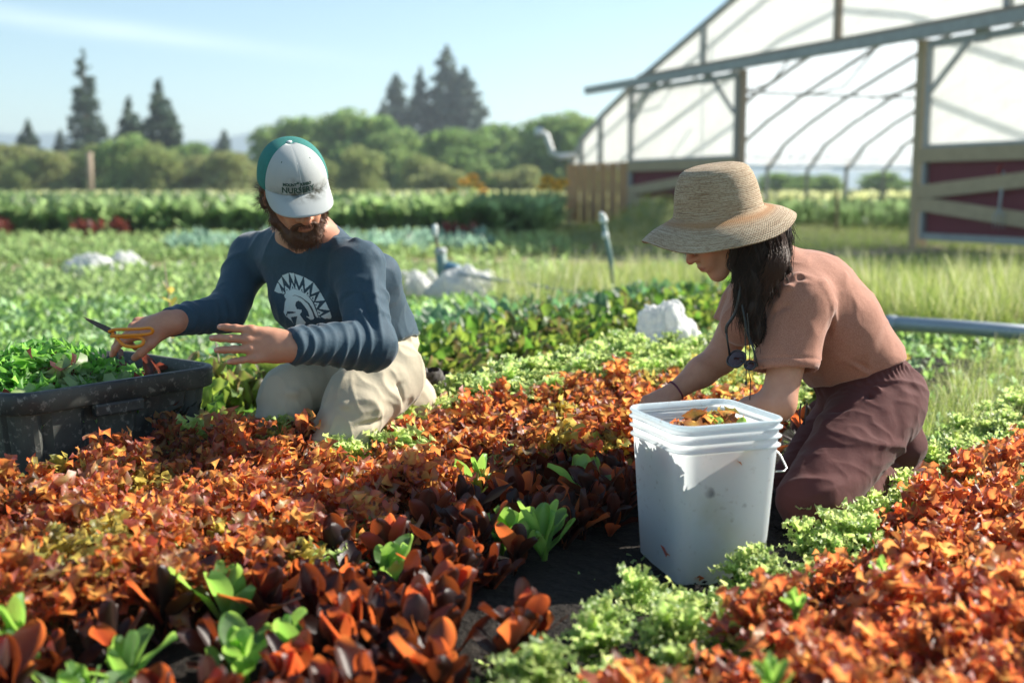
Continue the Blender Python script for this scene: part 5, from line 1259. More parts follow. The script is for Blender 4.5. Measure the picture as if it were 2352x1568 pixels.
def build_cap(man, P, ax, HO):
    X, Fw, U = ax
    z0 = .024; rx, ry, rz = .0875, .106, .098; cy = -.008
    def cp(phi, th, g=0.0):     # phi from the front towards X, th 0 at the rim .. 90 at the top
        s = math.sin(phi); c = math.cos(phi)
        ct = math.cos(th)**.82; st = math.sin(th)
        fr = 1+.07*max(c, 0)**2*math.sin(th*2)      # stiff front panels stand a little proud
        return P((rx+g)*s*ct*fr, cy+(ry+g)*c*ct*fr, z0+(rz+g)*st)
    NP, NT = 96, 22
    vs, stain = [], []
    for j in range(NT+1):
        th = R(90)*j/NT
        for i in range(NP):
            ph = 2*math.pi*i/NP
            seam = sum(math.exp(-((((ph-a+math.pi) % (2*math.pi))-math.pi)/.035)**2) for a in (0, R(62), R(-62), R(120), R(-120), R(180)))
            vs.append(cp(ph, th, -.0012*seam*math.cos(th)))
            p2 = ((ph+math.pi) % (2*math.pi))-math.pi
            stain.append(1.5*max(0, 1.25-(th/R(14))**1.5)*math.exp(-((p2+.1)/.7)**2) + .4*math.exp(-((p2-.12)/.33)**4-((th-R(20))/R(11))**4))
    f0, f1 = [], []
    for j in range(NT):
        for i in range(NP):
            q = (j*NP+i, j*NP+(i+1) % NP, (j+1)*NP+(i+1) % NP, (j+1)*NP+i)
            a = (((i+.5)/NP*360+180) % 360)-180; t = (j+.5)/NT*90
            (f0 if abs(a) < 62-t*.0 and t < 84 else f1).append(q)
    vs = np.array(vs)
    crown = obj('cap', mesh_np('cap', vs, np.array(f1), True), M['cap_green'], man)
    so_ = crown.modifiers.new('thick', 'SOLIDIFY'); so_.thickness = .002; so_.offset = -1
    fp = obj('front_panel', mesh_np('front_panel', vs, np.array(f0), True, {'stain': np.array(stain)}), M['cap_front'], crown)
    so_ = fp.modifiers.new('thick', 'SOLIDIFY'); so_.thickness = .0025; so_.offset = -.8
    # brim
    gr, sg = [], []
    for j in range(13):
        t = j/12; row = []
        for i in range(33):
            u = -1+2*i/32; ph = u*R(64)
            b = P((rx+.001)*math.sin(ph), cy+(ry+.001)*math.cos(ph), z0+.004)
            reach = .067*max(0.0, 1-abs(u)**3.2)**.5
            x = (rx+.001)*math.sin(ph)*(1+.12*t*(1-abs(u)**4)); y = cy+(ry+.001)*math.cos(ph)+reach*t
            z = z0+.004-t*reach*.30-.016*u*u*t*(1) - .006*t*t
            row.append(P(x, y, z)); sg.append(1.7*max(0, 1-t*1.9)*math.exp(-((u+.25)/.5)**2))
        gr.append(row)
    v = np.array([p for r in gr for p in r]); f = np.array([(j*33+i, j*33+i+1, (j+1)*33+i+1, (j+1)*33+i) for j in range(12) for i in range(32)])
    br = obj('brim', mesh_np('brim', v, f, True, {'stain': np.array(sg)}), M['cap_front'], crown)
    so_ = br.modifiers.new('thick', 'SOLIDIFY'); so_.thickness = .0035; so_.offset = 0
    # button and eyelets
    m = MB(); m.tube([cp(0, R(90), -.002)-U*.001, cp(0, R(90), .003), cp(0, R(90), .0045)], [.0075, .007, .003], 12); m.build('button', M['cap_white'], crown, True)
    m = MB()
    for a in (-34, 34):
        c = cp(R(a), R(52), .001); nn = nrm(c-P(0, cy, z0)); m.tube([c-nn*.001, c+nn*.0012], .0022, 8)
    m.build('eyelet', M['cap_thread'], crown)
    # seam welt down the middle of the front
    m = MB(); m.tube([cp(0, R(a), .0006) for a in range(3, 90, 6)], .0011, 6); m.build('seam', M['cap_white'], crown, smooth=True)
    # embroidered lettering
    def text(s, size, z, off=0.0, bold=.0):
        cu = bpy.data.curves.new('lettering', 'FONT'); cu.body = s; cu.size = size; cu.align_x = 'CENTER'; cu.offset = bold; cu.resolution_u = 2
        to = bpy.data.objects.new('lettering', cu); COL.objects.link(to); dg = bpy.context.evaluated_depsgraph_get()
        me = bpy.data.meshes.new_from_object(to.evaluated_get(dg)); bpy.data.objects.remove(to)
        co = np.zeros(len(me.vertices)*3); me.vertices.foreach_get('co', co); co = co.reshape(-1, 3)
        out = []
        for x, y, _ in co:
            ph = -(x+off)/.1; th = (z+y)/.1
            out.append(cp(ph, th, .0026))
        me.vertices.foreach_set('co', np.array(out, dtype=np.float32).ravel()); me.update()
        return me
    for s, size, z, off in (("NURSERY", .0215, .012, -.010), ("MOUNT", .0105, .0305, -.0325), ("JUMBO", .0105, .0305, .0125)):
        o = obj('lettering', text(s, size, z, off, .0006), M['cap_thread'], fp)
    # small leaf mark between the two words
    m = MB()
    for a in range(5):
        an = R(90+(a-2)*38); c = (0, .037); tp = (c[0]+.0065*math.cos(an), c[1]+.0075*math.sin(an)); sd = (-.0014*math.sin(an), .0014*math.cos(an))
        pts = [(c[0]+sd[0], c[1]+sd[1]), (c[0]-sd[0], c[1]-sd[1]), tp]
        m.add([cp(-(x-.0095)/.1, y/.1, .0028) for x, y in pts], [(0, 1, 2)])
    m.build('leaf_mark', M['cap_thread'], fp)

def emblem(bvh, shirt):
    # outline points in a 1742x1568 enlargement of the chest
    def pic(x, y): return ((630+x*200/1742)*.9408, (650+y*180/1568)*.9408)
    W_ = [[(190,560),(285,380),(320,395),(415,605),(300,600)], [(305,350),(405,250),(460,500)], [(415,215),(580,158),(590,435)], [(597,152),(715,165),(712,405)],
          [(725,175),(920,235),(825,440)], [(935,240),(1135,350),(960,500)], [(1148,355),(1270,535),(1100,605)], [(1275,555),(1390,735),(1180,755)],
          [(1400,760),(1480,945),(1245,915)], [(1490,975),(1512,1080),(1490,1145),(1400,1150),(1275,1080)], [(1495,1160),(1460,1260),(1390,1295),(1310,1275),(1265,1230),(1400,1195)],
          [(420,620),(420,530),(480,600)], [(500,600),(480,430),(600,520)], [(615,515),(650,360),(720,490)], [(740,490),(745,375),(810,520)], [(820,540),(905,415),(930,560)],
          [(945,600),(1060,490),(1055,650)], [(1065,670),(1185,625),(1145,760)], [(1150,780),(1265,795),(1200,910)], [(1205,930),(1345,990),(1230,1070)], [(1235,1080),(1370,1175),(1240,1205)],
          [(450,640),(520,580),(620,520),(720,495),(830,530),(930,580),(1040,660),(1110,760),(1150,860),(1200,1000),(1240,1190),(1160,1060),(1110,900),(1040,790),(880,690),(760,650),(660,650),(560,720),(480,710)],
          [(500,720),(620,640),(760,650),(880,690),(1030,800),(1090,930),(1150,1225),(1010,1130),(945,1080),(1030,1090),(1000,960),(940,870),(860,775),(800,745),(740,780),(720,850),(750,930),(860,940),(860,985),(810,1045),(880,1160),(960,1255),(1060,1275),(1010,1180),(1140,1260),(1260,1370),(1400,1400),(1470,1345),(1560,1480),(1520,1500),(1470,1410),(1420,1460),(1350,1470),(1250,1440),(860,1420),(740,1400),(640,1300),(590,1200),(460,1100),(410,1020),(440,900),(460,800)]]
    D_ = [[(465,1070),(510,985),(620,985),(735,1000),(640,1030),(505,1045),(490,1100),(520,1160)], [(580,1115),(750,1085),(670,1300),(640,1305)], [(870,1385),(1010,1345),(1230,1430),(1100,1420)],
          [(520,545),(518,490),(550,525)], [(650,490),(662,430),(695,485)], [(865,530),(890,480),(900,545)], [(985,595),(1035,545),(1030,620)], [(1100,680),(1145,665),(1130,720)], [(1168,820),(1215,820),(1190,860)], [(1220,975),(1285,995),(1240,1020)], [(1240,1125),(1300,1165),(1245,1170)],
          [(640,650),(730,625),(860,665),(1000,760),(1060,830),(1110,960),(1150,1060),(1185,1190),(1150,1225),(1130,1060),(1075,930),(1020,820),(880,695),(740,640)]]
    for x0 in range(6):    # tops of the letters that run under the arm
        x = 770+x0*110; W_.append([(x, 1425), (x+70, 1440), (x+70, 1530), (x+45, 1530), (x+40, 1465), (x+25, 1465), (x+25, 1530), (x, 1530)])
    allp = [pic(*p) for q in W_ for p in q]
    x0, x1 = min(p[0] for p in allp), max(p[0] for p in allp); y0, y1 = min(p[1] for p in allp), max(p[1] for p in allp)
    st = .85; nx, ny = int((x1-x0)/st)+2, int((y1-y0)/st)+2
    gx = x0+np.arange(nx)*st; gy = y0+np.arange(ny)*st
    cx, cy = np.meshgrid(gx+st/2, gy+st/2, indexing='ij')
    def inside(poly):
        m = np.zeros(cx.shape, bool); q = [pic(*p) for p in poly]
        for (ax_, ay), (bx, by) in zip(q, q[1:]+q[:1]):
            c = (ay > cy) != (by > cy)
            with np.errstate(all='ignore'): m ^= c & (cx < (bx-ax_)*(cy-ay)/(by-ay)+ax_)
        return m
    on = np.zeros(cx.shape, bool)
    for q in W_: on |= inside(q)
    for q in D_: on &= ~inside(q)
    base = Vector(at((x0+x1)/2, (y0+y1)/2, 3.0)); ids = {}; vs = []; fs = []
    k = Vector((0, 1, -.05)).normalized(); ex = 3.04/FPX
    def node(i, j):
        if (i, j) in ids: return ids[(i, j)]
        o = base + Vector(((gx[i]-(x0+x1)/2)*ex, -1.0, -(gy[j]-(y0+y1)/2)*ex+.05))
        h, n, _, _ = bvh.ray_cast(o, k)
        if h is None: ids[(i, j)] = None; return None
        if n.dot(k) > 0: n = -n
        ids[(i, j)] = len(vs); vs.append(tuple(h+n*.0012)); return ids[(i, j)]
    for i, j in np.argwhere(on):
        if i+1 >= nx or j+1 >= ny: continue
        q = [node(i, j), node(i+1, j), node(i+1, j+1), node(i, j+1)]
        if None in q: continue
        ys = [vs[a][1] for a in q]
        if max(ys)-min(ys) < .02 and min(ys) > 2.93: fs.append(q)
    obj('print', mesh_np('print', np.array(vs), np.array(fs)[:, ::-1], True), M['print_white'], shirt)

# ------------------------------------------------------------------ shears, held in the right hand
def build_shears(info):
    t = thing('pruning_shears', 'open orange-handled harvest shears held in the man\'s right hand', 'shears', tuple(at(272, 768, 2.855)))
    L = np.array(t.location)
    piv = at(262, 766, 2.870)-L; tip = at(190, 728, 2.855)-L; tip2 = at(196, 733, 2.870)-L
    n = nrm(V(.15, -.8, .55))
    def blade(name, a, b, wd, off):
        d = nrm(b-a); s = nrm(np.cross(d, n)); g = []
        prof = [(0, .55), (.1, 1), (.3, .95), (.6, .7), (.85, .36), (1, .03)]
        vs = []; k = np.linalg.norm(b-a)
        for tt, ww in prof:
            p = a+d*k*tt+n*off
            vs += [p+s*wd*ww+n*.0003, p+n*.0016, p-s*wd*ww*.75+n*.0003, p-n*.001]
        fs = [(i*4+j, i*4+(j+1) % 4, i*4+4+(j+1) % 4, i*4+4+j) for i in range(5) for j in range(4)]+[(0, 3, 2, 1), (20, 21, 22, 23)]
        m = MB(); m.add(vs, fs); return m.build(name, M['blade_steel'], t)
    blade('blade', piv+nrm(piv-tip)*.004, tip, .0085, .002); blade('blade', piv+nrm(piv-tip)*.004, tip2, .0075, -.0015)
    m = MB(); m.tube([piv-n*.005, piv+n*.006], .005, 10); m.build('pivot_bolt', M['wire'], t)
    # upper handle: a long flat loop reaching back over the palm; lower: a round finger loop
    def loop(name, px, Ys, r, flat=1.0):
        pts = [at(x, y, Y)-L for (x, y), Y in zip(px, Ys)]
        # smooth
        out = []; k = len(pts)
        for i in range(k-1):
            p0, p1, p2, p3 = pts[max(i-1, 0)], pts[i], pts[i+1], pts[min(i+2, k-1)]
            for s in (0, .25, .5, .75):
                out.append(.5*((2*p1)+(-p0+p2)*s+(2*p0-5*p1+4*p2-p3)*s*s+(-p0+3*p1-3*p2+p3)*s**3))
        out.append(pts[-1]); m = MB(); m.tube(out, r, 10); return m.build(name, M['shear_orange'], t, smooth=True)
    loop('handle', [(250, 762), (262, 757), (290, 756), (320, 755), (344, 753), (351, 759), (345, 766), (318, 769), (290, 770), (266, 772), (255, 772)],
         [2.865, 2.863, 2.857, 2.855, 2.855, 2.857, 2.859, 2.857, 2.857, 2.861, 2.865], .0042)
    loop('handle', [(258, 764), (272, 780), (284, 792), (302, 796), (322, 794), (330, 784), (322, 775), (300, 773), (284, 774), (270, 770)],
         [2.867, 2.863, 2.859, 2.857, 2.857, 2.859, 2.861, 2.861, 2.863, 2.865], .0045)
    return t

# ------------------------------------------------------------------ the woman by the bucket
def build_woman():
    rs = np.random.RandomState(8)
    HF = nrm(V(-.76, -.2, -.62)); HU = nrm(V(-.62, -.06, .78)); HU = nrm(HU-HF*(HU@HF))
    HO = at(1647, 512, 2.86)
    SN, SF_ = at(1838, 700, 2.83), at(1718, 690, 3.12); EN, EF = at(1786, 925, 2.76), at(1655, 822, 3.12)
    WN, WF = at(1640, 985, 2.86), at(1545, 902, 3.08)
    neck = at(1762, 612, 2.94); wdir = nrm(SF_-SN)
    c1, c2, c3, c4 = at(1812, 690, 2.97), at(1900, 755, 3.0), at(1962, 835, 3.02), at(1995, 905, 3.04)
    hN, hF = at(2008, 945, 2.95), at(1985, 935, 3.14); kN, kF = at(1868, 1150, 2.7), at(1842, 1100, 2.98)
    aN, aF = at(2070, 1085, 3.06), at(2050, 1040, 3.3)
    B = Field(V(WF[0]-.2, 2.5, 0), V(1.28, 3.5, .98), .0036)
    P, ax = head_prims(B, HO, HF, HU, True)
    B.cone(P(0, -.025, -.035), neck, .05, .052, .03); B.cone(neck, c1, .055, .08, .04)
    B.cone(c1, c2, .095, .1, .04, wdir, 1.2); B.cone(c2, c3, .1, .098, .04, wdir, 1.15); B.cone(c3, c4, .098, .1, .04, wdir, 1.2)
    for s, e, wr in ((SN, EN, WN), (SF_, EF, WF)):
        B.cone(neck, s, .045, .045, .04); B.cone(s, e, .05, .042, .02); B.cone(e, e+(wr-e)*.4, .043, .04, .02); B.cone(e+(wr-e)*.4, wr, .04, .025, .02)
    for h, k, a in ((hN, kN, aN), (hF, kF, aF)):
        B.cone(c4, h, .09, .085, .04); B.cone(h, k, .08, .055, .03); B.cone(k, a, .05, .035, .02)
    dF = nrm(at(1478, 945, 3.04)-WF)
    tips = hand_prims(B, WF, dF, V(-.1, -.55, .82), V(-.1, -.7, -.5), ((25, 30, 20), (30, 34, 20), (34, 36, 20), (36, 36, 20)),
                      ((.02, .02, -.012), (.045, .045, -.02), (.056, .07, -.03), (.056, .092, -.04)), (9, 2, -4, -10), .92)
    dN = nrm(V(-.85, .1, -.5))
    tips += hand_prims(B, WN, dN, V(-.3, -.5, .8), V(0, .8, .3), ((25, 30, 20), (30, 34, 20), (34, 36, 20), (36, 36, 20)),
                       ((.02, .02, -.012), (.045, .045, -.02), (.056, .07, -.03), (.056, .092, -.04)), (9, 2, -4, -10), .92)
    wo_, v, f = from_field(B, 'person', M['skin'], None, 1, None,
                           lambda v: {'Col': skin_colour(v, SKIN_W, P, HO, ax, tips, (.45, .13, .11), 1.3)})
    tag(wo_, 'kneeling woman in rose t-shirt, brown trousers and straw hat behind the bucket', 'person'); del B
    # ---- t-shirt
    S = Field(V(.35, 2.62, .2), V(1.2, 3.36, .82), .0042)
    S.cone(c1, c2, .121, .127, .05, wdir, 1.25); S.cone(c2, c3, .127, .118, .05, wdir, 1.22); S.cone(c3, c4, .116, .108, .04, wdir, 1.25)
    S.ell(at(1862, 660, 2.97), (.105, .13, .085), None, .05)
    S.cone(neck, c1, .066, .11, .04); S.cone(neck+V(.02, 0, -.01), SN, .058, .07, .05); S.cone(neck, SF_, .055, .062, .05)
    S.ell(at(1700, 740, 3.0), (.05, .1, .06), None, .05)
    eN = SN+(EN-SN)*.66; eF = SF_+(EF-SF_)*.45
    S.cone(SN, eN, .072, .079, .025); S.cone(SF_, eF, .058, .066, .03)
    d = nrm(EN-SN); d_arm = d.copy(); S.cut(eN+d*.004, nrm(d+V(.25, 0, .02)), .003, .105); S.cone(eN-d*.03, eN+d*.06, .069, .075, .003, sub=True)
    d2 = nrm(EF-SF_); S.cut(eF+d2*.004, d2, .003, .085); S.cone(eF-d2*.02, eF+d2*.05, .056, .06, .003, sub=True)
    nk = nrm(P(0, -.02, -.06)-neck); S.cut(neck+nk*.045, nk, .004, .08); S.cone(neck-nk*.02, neck+nk*.1, .056, .06, .005, sub=True)
    hp = at(1970, 868, 2.9); hd = nrm(np.cross(at(2078, 822, 2.9)-at(1845, 900, 2.9), V(0, 1, -.15))); hd = hd if hd[2] < 0 else -hd
    S.cut(hp, hd, .004)
    cl = [(at(1745, 770, 2.8), at(1830, 640, 2.78), .012, .004), (at(1800, 650, 2.78), at(1890, 720, 2.78), .008, .006), (at(1895, 700, 2.82), at(1905, 850, 2.82), .014, -.014),
          (at(1905, 700, 2.85), at(1945, 625, 2.88), .014, .004), (at(1910, 790, 2.85), at(2000, 850, 2.86), .006, -.007), (at(1908, 800, 2.85), at(1996, 862, 2.86), .007, .004),
          (at(1960, 700, 2.86), at(2005, 830, 2.88), .014, .007), (at(2000, 740, 2.88), at(1985, 840, 2.88), .010, -.006), (at(2040, 790, 2.9), at(1975, 850, 2.88), .010, .007),
          (at(1800, 640, 2.78), at(1760, 700, 2.8), .008, -.005), (at(1760, 720, 2.78), at(1820, 700, 2.76), .01, -.004), (at(1690, 660, 3.0), at(1680, 740, 3.0), .012, .006),
          (at(1880, 860, 2.85), at(1990, 870, 2.85), .014, .005)]
    def disp(v, n):
        d = vnoise(v, 51, 6)*.0028+vnoise(v, 53, 14)*.0011+ridged(v, 55, 5)*.0045+ridged(v, 56, 10)*.0018
        for a, b, wd, A in cl: d += crease(v, a, b, wd, A)
        sm_ = [at(1772, 745, 2.8), at(1778, 700, 2.78), at(1800, 662, 2.77), at(1838, 640, 2.79), at(1880, 655, 2.82), at(1905, 700, 2.82), at(1908, 770, 2.82)]
        for a, b in zip(sm_, sm_[1:]):
            ba = b-a; t = np.clip((v-a)@ba/(ba@ba), 0, 1); q = np.linalg.norm((v-a-t[:, None]*ba)*V(1, .35, 1), axis=1); d += -.0035*np.exp(-(q/.0055)**2)+.002*np.exp(-((q-.011)/.005)**2)
        hb_ = (v-eN)@nrm(d_arm+V(.25, 0, .02)); rad_ = np.linalg.norm(v-eN, axis=1); d += -.0025*np.exp(-((hb_+.018)/.003)**2)*(rad_ < .13)
        return d
    sh, sv, sf = from_field(S, 'shirt', M['shirt_rose'], wo_, 2, disp); del S
    # ---- trousers
    T = Field(V(.42, 2.5, -.02), V(1.36, 3.55, .52), .0048)
    T.cone(c3+V(.01, 0, -.03), c4, .118, .125, .04, wdir, 1.25); T.ell(at(2030, 925, 3.05), (.095, .17, .115), None, .04)
    T.cone(hF, kF, .112, .074, .03); T.cone(kF, aF, .07, .055, .02); T.cone(hN, kN, .116, .084, .008); T.cone(kN, aN, .074, .060, .008)
    T.ell((hN+aN)/2+V(-.0, 0, 0), (.10, .08, .08), None, .01)
    T.cut(hp+V(.02, 0, .018)-hd*.03, -hd, .004)
    pc = [(at(1985, 880, 2.85), at(2015, 960, 2.84), .008, -.01), (at(2000, 870, 2.86), at(2045, 950, 2.86), .007, .008), (at(2030, 880, 2.9), at(2075, 940, 2.92), .008, -.009), (at(2050, 870, 2.92), at(2095, 930, 2.95), .007, .008),
          (at(2015, 960, 2.84), at(2060, 985, 2.86), .008, .009), (at(2040, 990, 2.86), at(2100, 960, 2.92), .01, -.009), (at(2090, 900, 2.95), at(2070, 990, 2.9), .009, .007),
          (at(1860, 930, 2.85), at(1990, 950, 2.82), .012, -.008), (at(1850, 1000, 2.75), at(1900, 960, 2.8), .014, .006),
          (at(1990, 1080, 2.8), at(2090, 1010, 2.9), .007, -.007), (at(1960, 1060, 2.78), at(2080, 1030, 2.88), .007, .006), (at(1950, 1030, 2.78), at(2070, 1050, 2.88), .006, -.006),
          (at(1930, 1045, 2.75), at(2060, 1062, 2.86), .006, .005), (at(1900, 1040, 2.72), at(2020, 1025, 2.82), .007, -.005), (at(1905, 1075, 2.72), at(2010, 1070, 2.82), .006, -.005), (at(1960, 1120, 2.8), at(2070, 1060, 2.9), .008, .006)]
    def dispt(v, n):
        d = vnoise(v, 61, 6)*.0035+vnoise(v, 63, 17)*.0016+ridged(v*V(.7, 1, 1.4), 65, 6)*.007+ridged(v*V(.7, 1, 1.4), 66, 13)*.002
        for a, b, wd, A in pc: d += crease(v, a, b, wd, A)
        # gathered waistband
        b = (v-hp)@hd; m = np.exp(-((b-.012)/.016)**2); an = v@nrm(np.cross(hd, V(0, 1, 0)))+v[:, 1]*.6
        d += m*(.0022*np.sin(an*330)-.003)
        return d
    from_field(T, 'trousers', M['trouser_brown'], wo_, 2, dispt); del T
    # drawstring ends
    m = MB()
    for dx in (0, 14):
        m.tube([at(1840+dx, 925, 2.83), at(1836+dx, 950, 2.825), at(1838+dx*.6, 975, 2.82)], .0022, 6)
    m.build('drawstring', M['black_plastic'], wo_, smooth=True)
    # ---- shoes
    for a, q in ((aN, at(2120, 1068, 3.16)), (aF, at(2100, 1030, 3.42))):
        Bs = Field(a+V(-.12, -.14, -.12), a+V(.26, .24, .14), .005)
        Bs.cone(a, q, .05, .04, .03, V(.3, .9, 0), 1.1); Bs.cone(a+V(.03, 0, -.04), q+V(0, .02, -.02), .036, .036, .02)
        from_field(Bs, 'shoe', M['shoe_black'], wo_, 2, lambda v, n: vnoise(v, 71, 20)*.0015)
    # ---- hair: a mass under the hat and falling in front of the near shoulder
    X, Fw, U = ax
    guide = [P(-.06, -.05, .0)*0+at(1722, 520, 2.83), at(1728, 580, 2.80), at(1730, 640, 2.79), at(1722, 700, 2.79), at(1738, 760, 2.79), at(1752, 790, 2.79)]
    H = Field(HO+V(-.2, -.2, -.4), HO+V(.3, .25, .16), .004)
    H.ell(P(0, -.03, .02), (.077, .09, .088), ax, .01); H.cut(P(0, .035, 0), Fw, .006, .2)
    rr = [.040, .043, .036, .028, .019, .008]
    for i in range(5): H.cone(guide[i], guide[i+1], rr[i], rr[i+1], .02)
    H.cone(at(1775, 540, 2.86), at(1775, 615, 2.84), .05, .035, .03); H.cone(at(1775, 615, 2.84), at(1745, 660, 2.8), .035, .03, .03)
    def dh(v, n):
        return .0035*np.sin(v@V(1, .2, .12)*210+3*np.sin(v[:, 2]*28))+vnoise(v, 81, 30)*.003
    hr, hv, hf = from_field(H, 'hair', M['hair_dark'], wo_, 1, dh)
    pls, brown, mid = [], [], []
    g = np.array(guide)
    def spl(ctrl, m=16):
        ctrl = np.array(ctrl); k = len(ctrl); out = []
        for s in np.linspace(0, k-1.001, m):
            i = int(s); t = s-i; p0, p1, p2, p3 = ctrl[max(i-1, 0)], ctrl[i], ctrl[min(i+1, k-1)], ctrl[min(i+2, k-1)]
            out.append(.5*((2*p1)+(-p0+p2)*t+(2*p0-5*p1+4*p2-p3)*t*t+(-p0+3*p1-3*p2+p3)*t**3))
        return np.array(out)
    for _ in range(900):
        a = rs.uniform(0, 6.28); rad = rs.uniform(.75, 1.3); e = rs.randint(3, 6); c = g[:e+1].copy()
        for i in range(len(c)): c[i] += V(math.cos(a+i*.3), math.sin(a+i*.3)*.9, 0)*rr[i]*rad*(1.0)
        p = spl(c, 20); z = np.linspace(0, 1, 20); p += np.outer(np.sin(z*rs.uniform(9, 16)+rs.uniform(0, 6))*.004, V(1, .4, 0))
        pls.append(p)
    hn = vnormals(hv, hf); idx = rs.choice(len(hv), 1900)
    for i in idx:
        n_ = hn[i]; p0 = hv[i]; d = V(-.12, 0, -1)-n_*(V(-.12, 0, -1)@n_); L_ = rs.uniform(.03, .075); w_ = rs.uniform(0, 6.28); s_ = np.cross(n_, d); out = []
        for q in np.linspace(0, 1, 7): out.append(p0+d*L_*q+s_*.006*math.sin(w_+q*5)+n_*(.0015+.002*math.sin(q*3.1)))
        (pls if rs.uniform() < .55 else mid).append(np.array(out))
    for _ in range(900):    # back of the head to the collar: brown strands, sunlight painted as colour
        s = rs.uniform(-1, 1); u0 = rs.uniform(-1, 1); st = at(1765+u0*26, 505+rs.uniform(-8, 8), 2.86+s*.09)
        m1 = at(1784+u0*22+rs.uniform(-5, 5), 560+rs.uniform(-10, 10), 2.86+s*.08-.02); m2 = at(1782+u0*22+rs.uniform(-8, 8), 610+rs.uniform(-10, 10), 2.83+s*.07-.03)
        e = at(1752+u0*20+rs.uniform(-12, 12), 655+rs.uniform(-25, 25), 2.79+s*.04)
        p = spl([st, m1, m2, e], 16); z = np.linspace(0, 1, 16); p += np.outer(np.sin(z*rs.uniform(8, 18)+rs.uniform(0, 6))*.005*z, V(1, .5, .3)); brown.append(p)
    # loose locks by the cheek and fly-aways
    for k in range(46):
        x = 1690+rs.uniform(-8, 10); c = [at(x+10, 520, 2.77), at(x-2, 560, 2.765), at(x-8+rs.uniform(-3, 3), 590, 2.765), at(x-14+rs.uniform(-3, 3), 612, 2.765), at(x-2, 628, 2.765), at(x-10+rs.uniform(-6, 6), 650, 2.765)]
        pls.append(spl(c, 22))
    for k in range(18):
        x = rs.uniform(1785, 1815); c = [at(x-20, 530+rs.uniform(-8, 20), 2.84), at(x, 520+rs.uniform(-10, 20), 2.84), at(x+rs.uniform(5, 20), 525+rs.uniform(-8, 25), 2.84)]
        brown.append(spl(c, 8))
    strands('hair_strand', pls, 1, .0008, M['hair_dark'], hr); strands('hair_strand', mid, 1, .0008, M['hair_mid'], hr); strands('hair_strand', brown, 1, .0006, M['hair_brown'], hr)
    # ---- wristband
    m = MB(); d = nrm(WF-EF); x = nrm(np.cross(d, V(0, 0, 1))); y = np.cross(x, d); c = WF-d*.012
    m.tube([c+(x*math.cos(a)+y*math.sin(a))*.0285 for a in np.linspace(0, 6.2832, 25)], .0028, 6, cap=False); m.build('wristband', M['wristband'], wo_, smooth=True)
    build_hat(wo_)
    build_glasses()
    return wo_

def build_hat(wo_):
    A = nrm(V(-.15, -.10, .975)); Fx = nrm(V(-1, 0, -.12)); Fx = nrm(Fx-A*(Fx@A)); Fy = np.cross(A, Fx)   # Fx forward of the hat
    O = at(1650, 487, 2.86)
    prof = [(0, .1185), (.03, .1195), (.052, .1175), (.069, .1125), (.080, .104), (.0885, .088), (.0955, .065), (.1005, .038), (.1045, .012), (.107, .002), (.113, -.004),
            (.125, -.010), (.142, -.019), (.159, -.030), (.174, -.043), (.185, -.054), (.189, -.058)]
    # resample
    pr = []; 
    for (r0, z0), (r1, z1) in zip(prof, prof[1:]):
        for t in np.linspace(0, 1, 5)[:-1]: pr.append((r0+(r1-r0)*t, z0+(z1-z0)*t))
    pr.append(prof[-1]); N = 128; vs = []; uv = []; arc = 0
    for j, (r, z) in enumerate(pr):
        if j: arc += math.hypot(r-pr[j-1][0], z-pr[j-1][1])
        bt = max(0, (r-.107)/.0745)
        for i in range(N):
            a = 2*math.pi*i/N; c, s = math.cos(a), math.sin(a)
            ov = 1+.06*c*c*(1 if r > .05 else .3)         # longer front to back
            dz = bt*(.012*math.sin(2*a+.6)+.007*math.sin(3*a+1.5)+.004*math.sin(5*a)) + bt*.030*max(0, -c)**1.5
            rr = r*ov*(1+bt*(-.08*max(0, -c)**2+.03*math.sin(3*a)))
            if .0 < z and r < .1: rr *= 1+.012*math.sin(2*a+1)
            vs.append(O + Fx*(rr*c) + Fy*(rr*s) + A*(z+dz)); uv.append((a/6.2832, arc))
    K = len(pr); f = [(j*N+i, j*N+(i+1) % N, (j+1)*N+(i+1) % N, (j+1)*N+i) for j in range(K-1) for i in range(N)]
    kb = next(j for j, q in enumerate(pr) if q[0] > .1045 and q[1] < .01)
    vs = np.array(vs); uv = np.array(uv); f = np.array(f)[:, ::-1]
    band = np.exp(-((uv[:, 1]-.21)/.0165)**2)
    cr = f[: kb*N]; brf = f[kb*N:]
    hat = obj('straw_hat', mesh_np('straw_hat', vs, cr, True, {'uvw': uv, 'band': band}), M['straw'], wo_)
    br = obj('brim', mesh_np('brim', vs, brf, True, {'uvw': uv, 'band': band}), M['straw'], hat)
    for o in (hat, br):
        s_ = o.modifiers.new('thick', 'SOLIDIFY'); s_.thickness = .0035; s_.offset = -1
    return hat

a = NM('straw'); uv = a.attr('uvw', 'Vector'); sx = a.n('SeparateXYZ'); a.l(uv, sx.inputs[0])
row = a.math('MULTIPLY', sx.outputs[1], 1/.0042); u_ = a.math('MULTIPLY', sx.outputs[0], 150.0)
rw = a.math('SINE', a.math('MULTIPLY', row, 6.2832)); off = a.math('MULTIPLY', a.math('FLOOR', row), .5)
cw = a.math('SINE', a.math('MULTIPLY', a.math('ADD', u_, off), 6.2832))
wv = a.math('ADD', a.math('MULTIPLY', rw, .6), a.math('MULTIPLY', cw, .4))
cmb = a.n('CombineXYZ'); a.l(a.math('MULTIPLY', sx.outputs[0], 9.0), cmb.inputs[0]); a.l(a.math('MULTIPLY', sx.outputs[1], 330.0), cmb.inputs[1])
streak = a.noise(1.0, 4, cmb.outputs[0]); cmb2 = a.n('CombineXYZ'); a.l(a.math('MULTIPLY', sx.outputs[0], 75.0), cmb2.inputs[0]); a.l(a.math('MULTIPLY', sx.outputs[1], 240.0), cmb2.inputs[1])
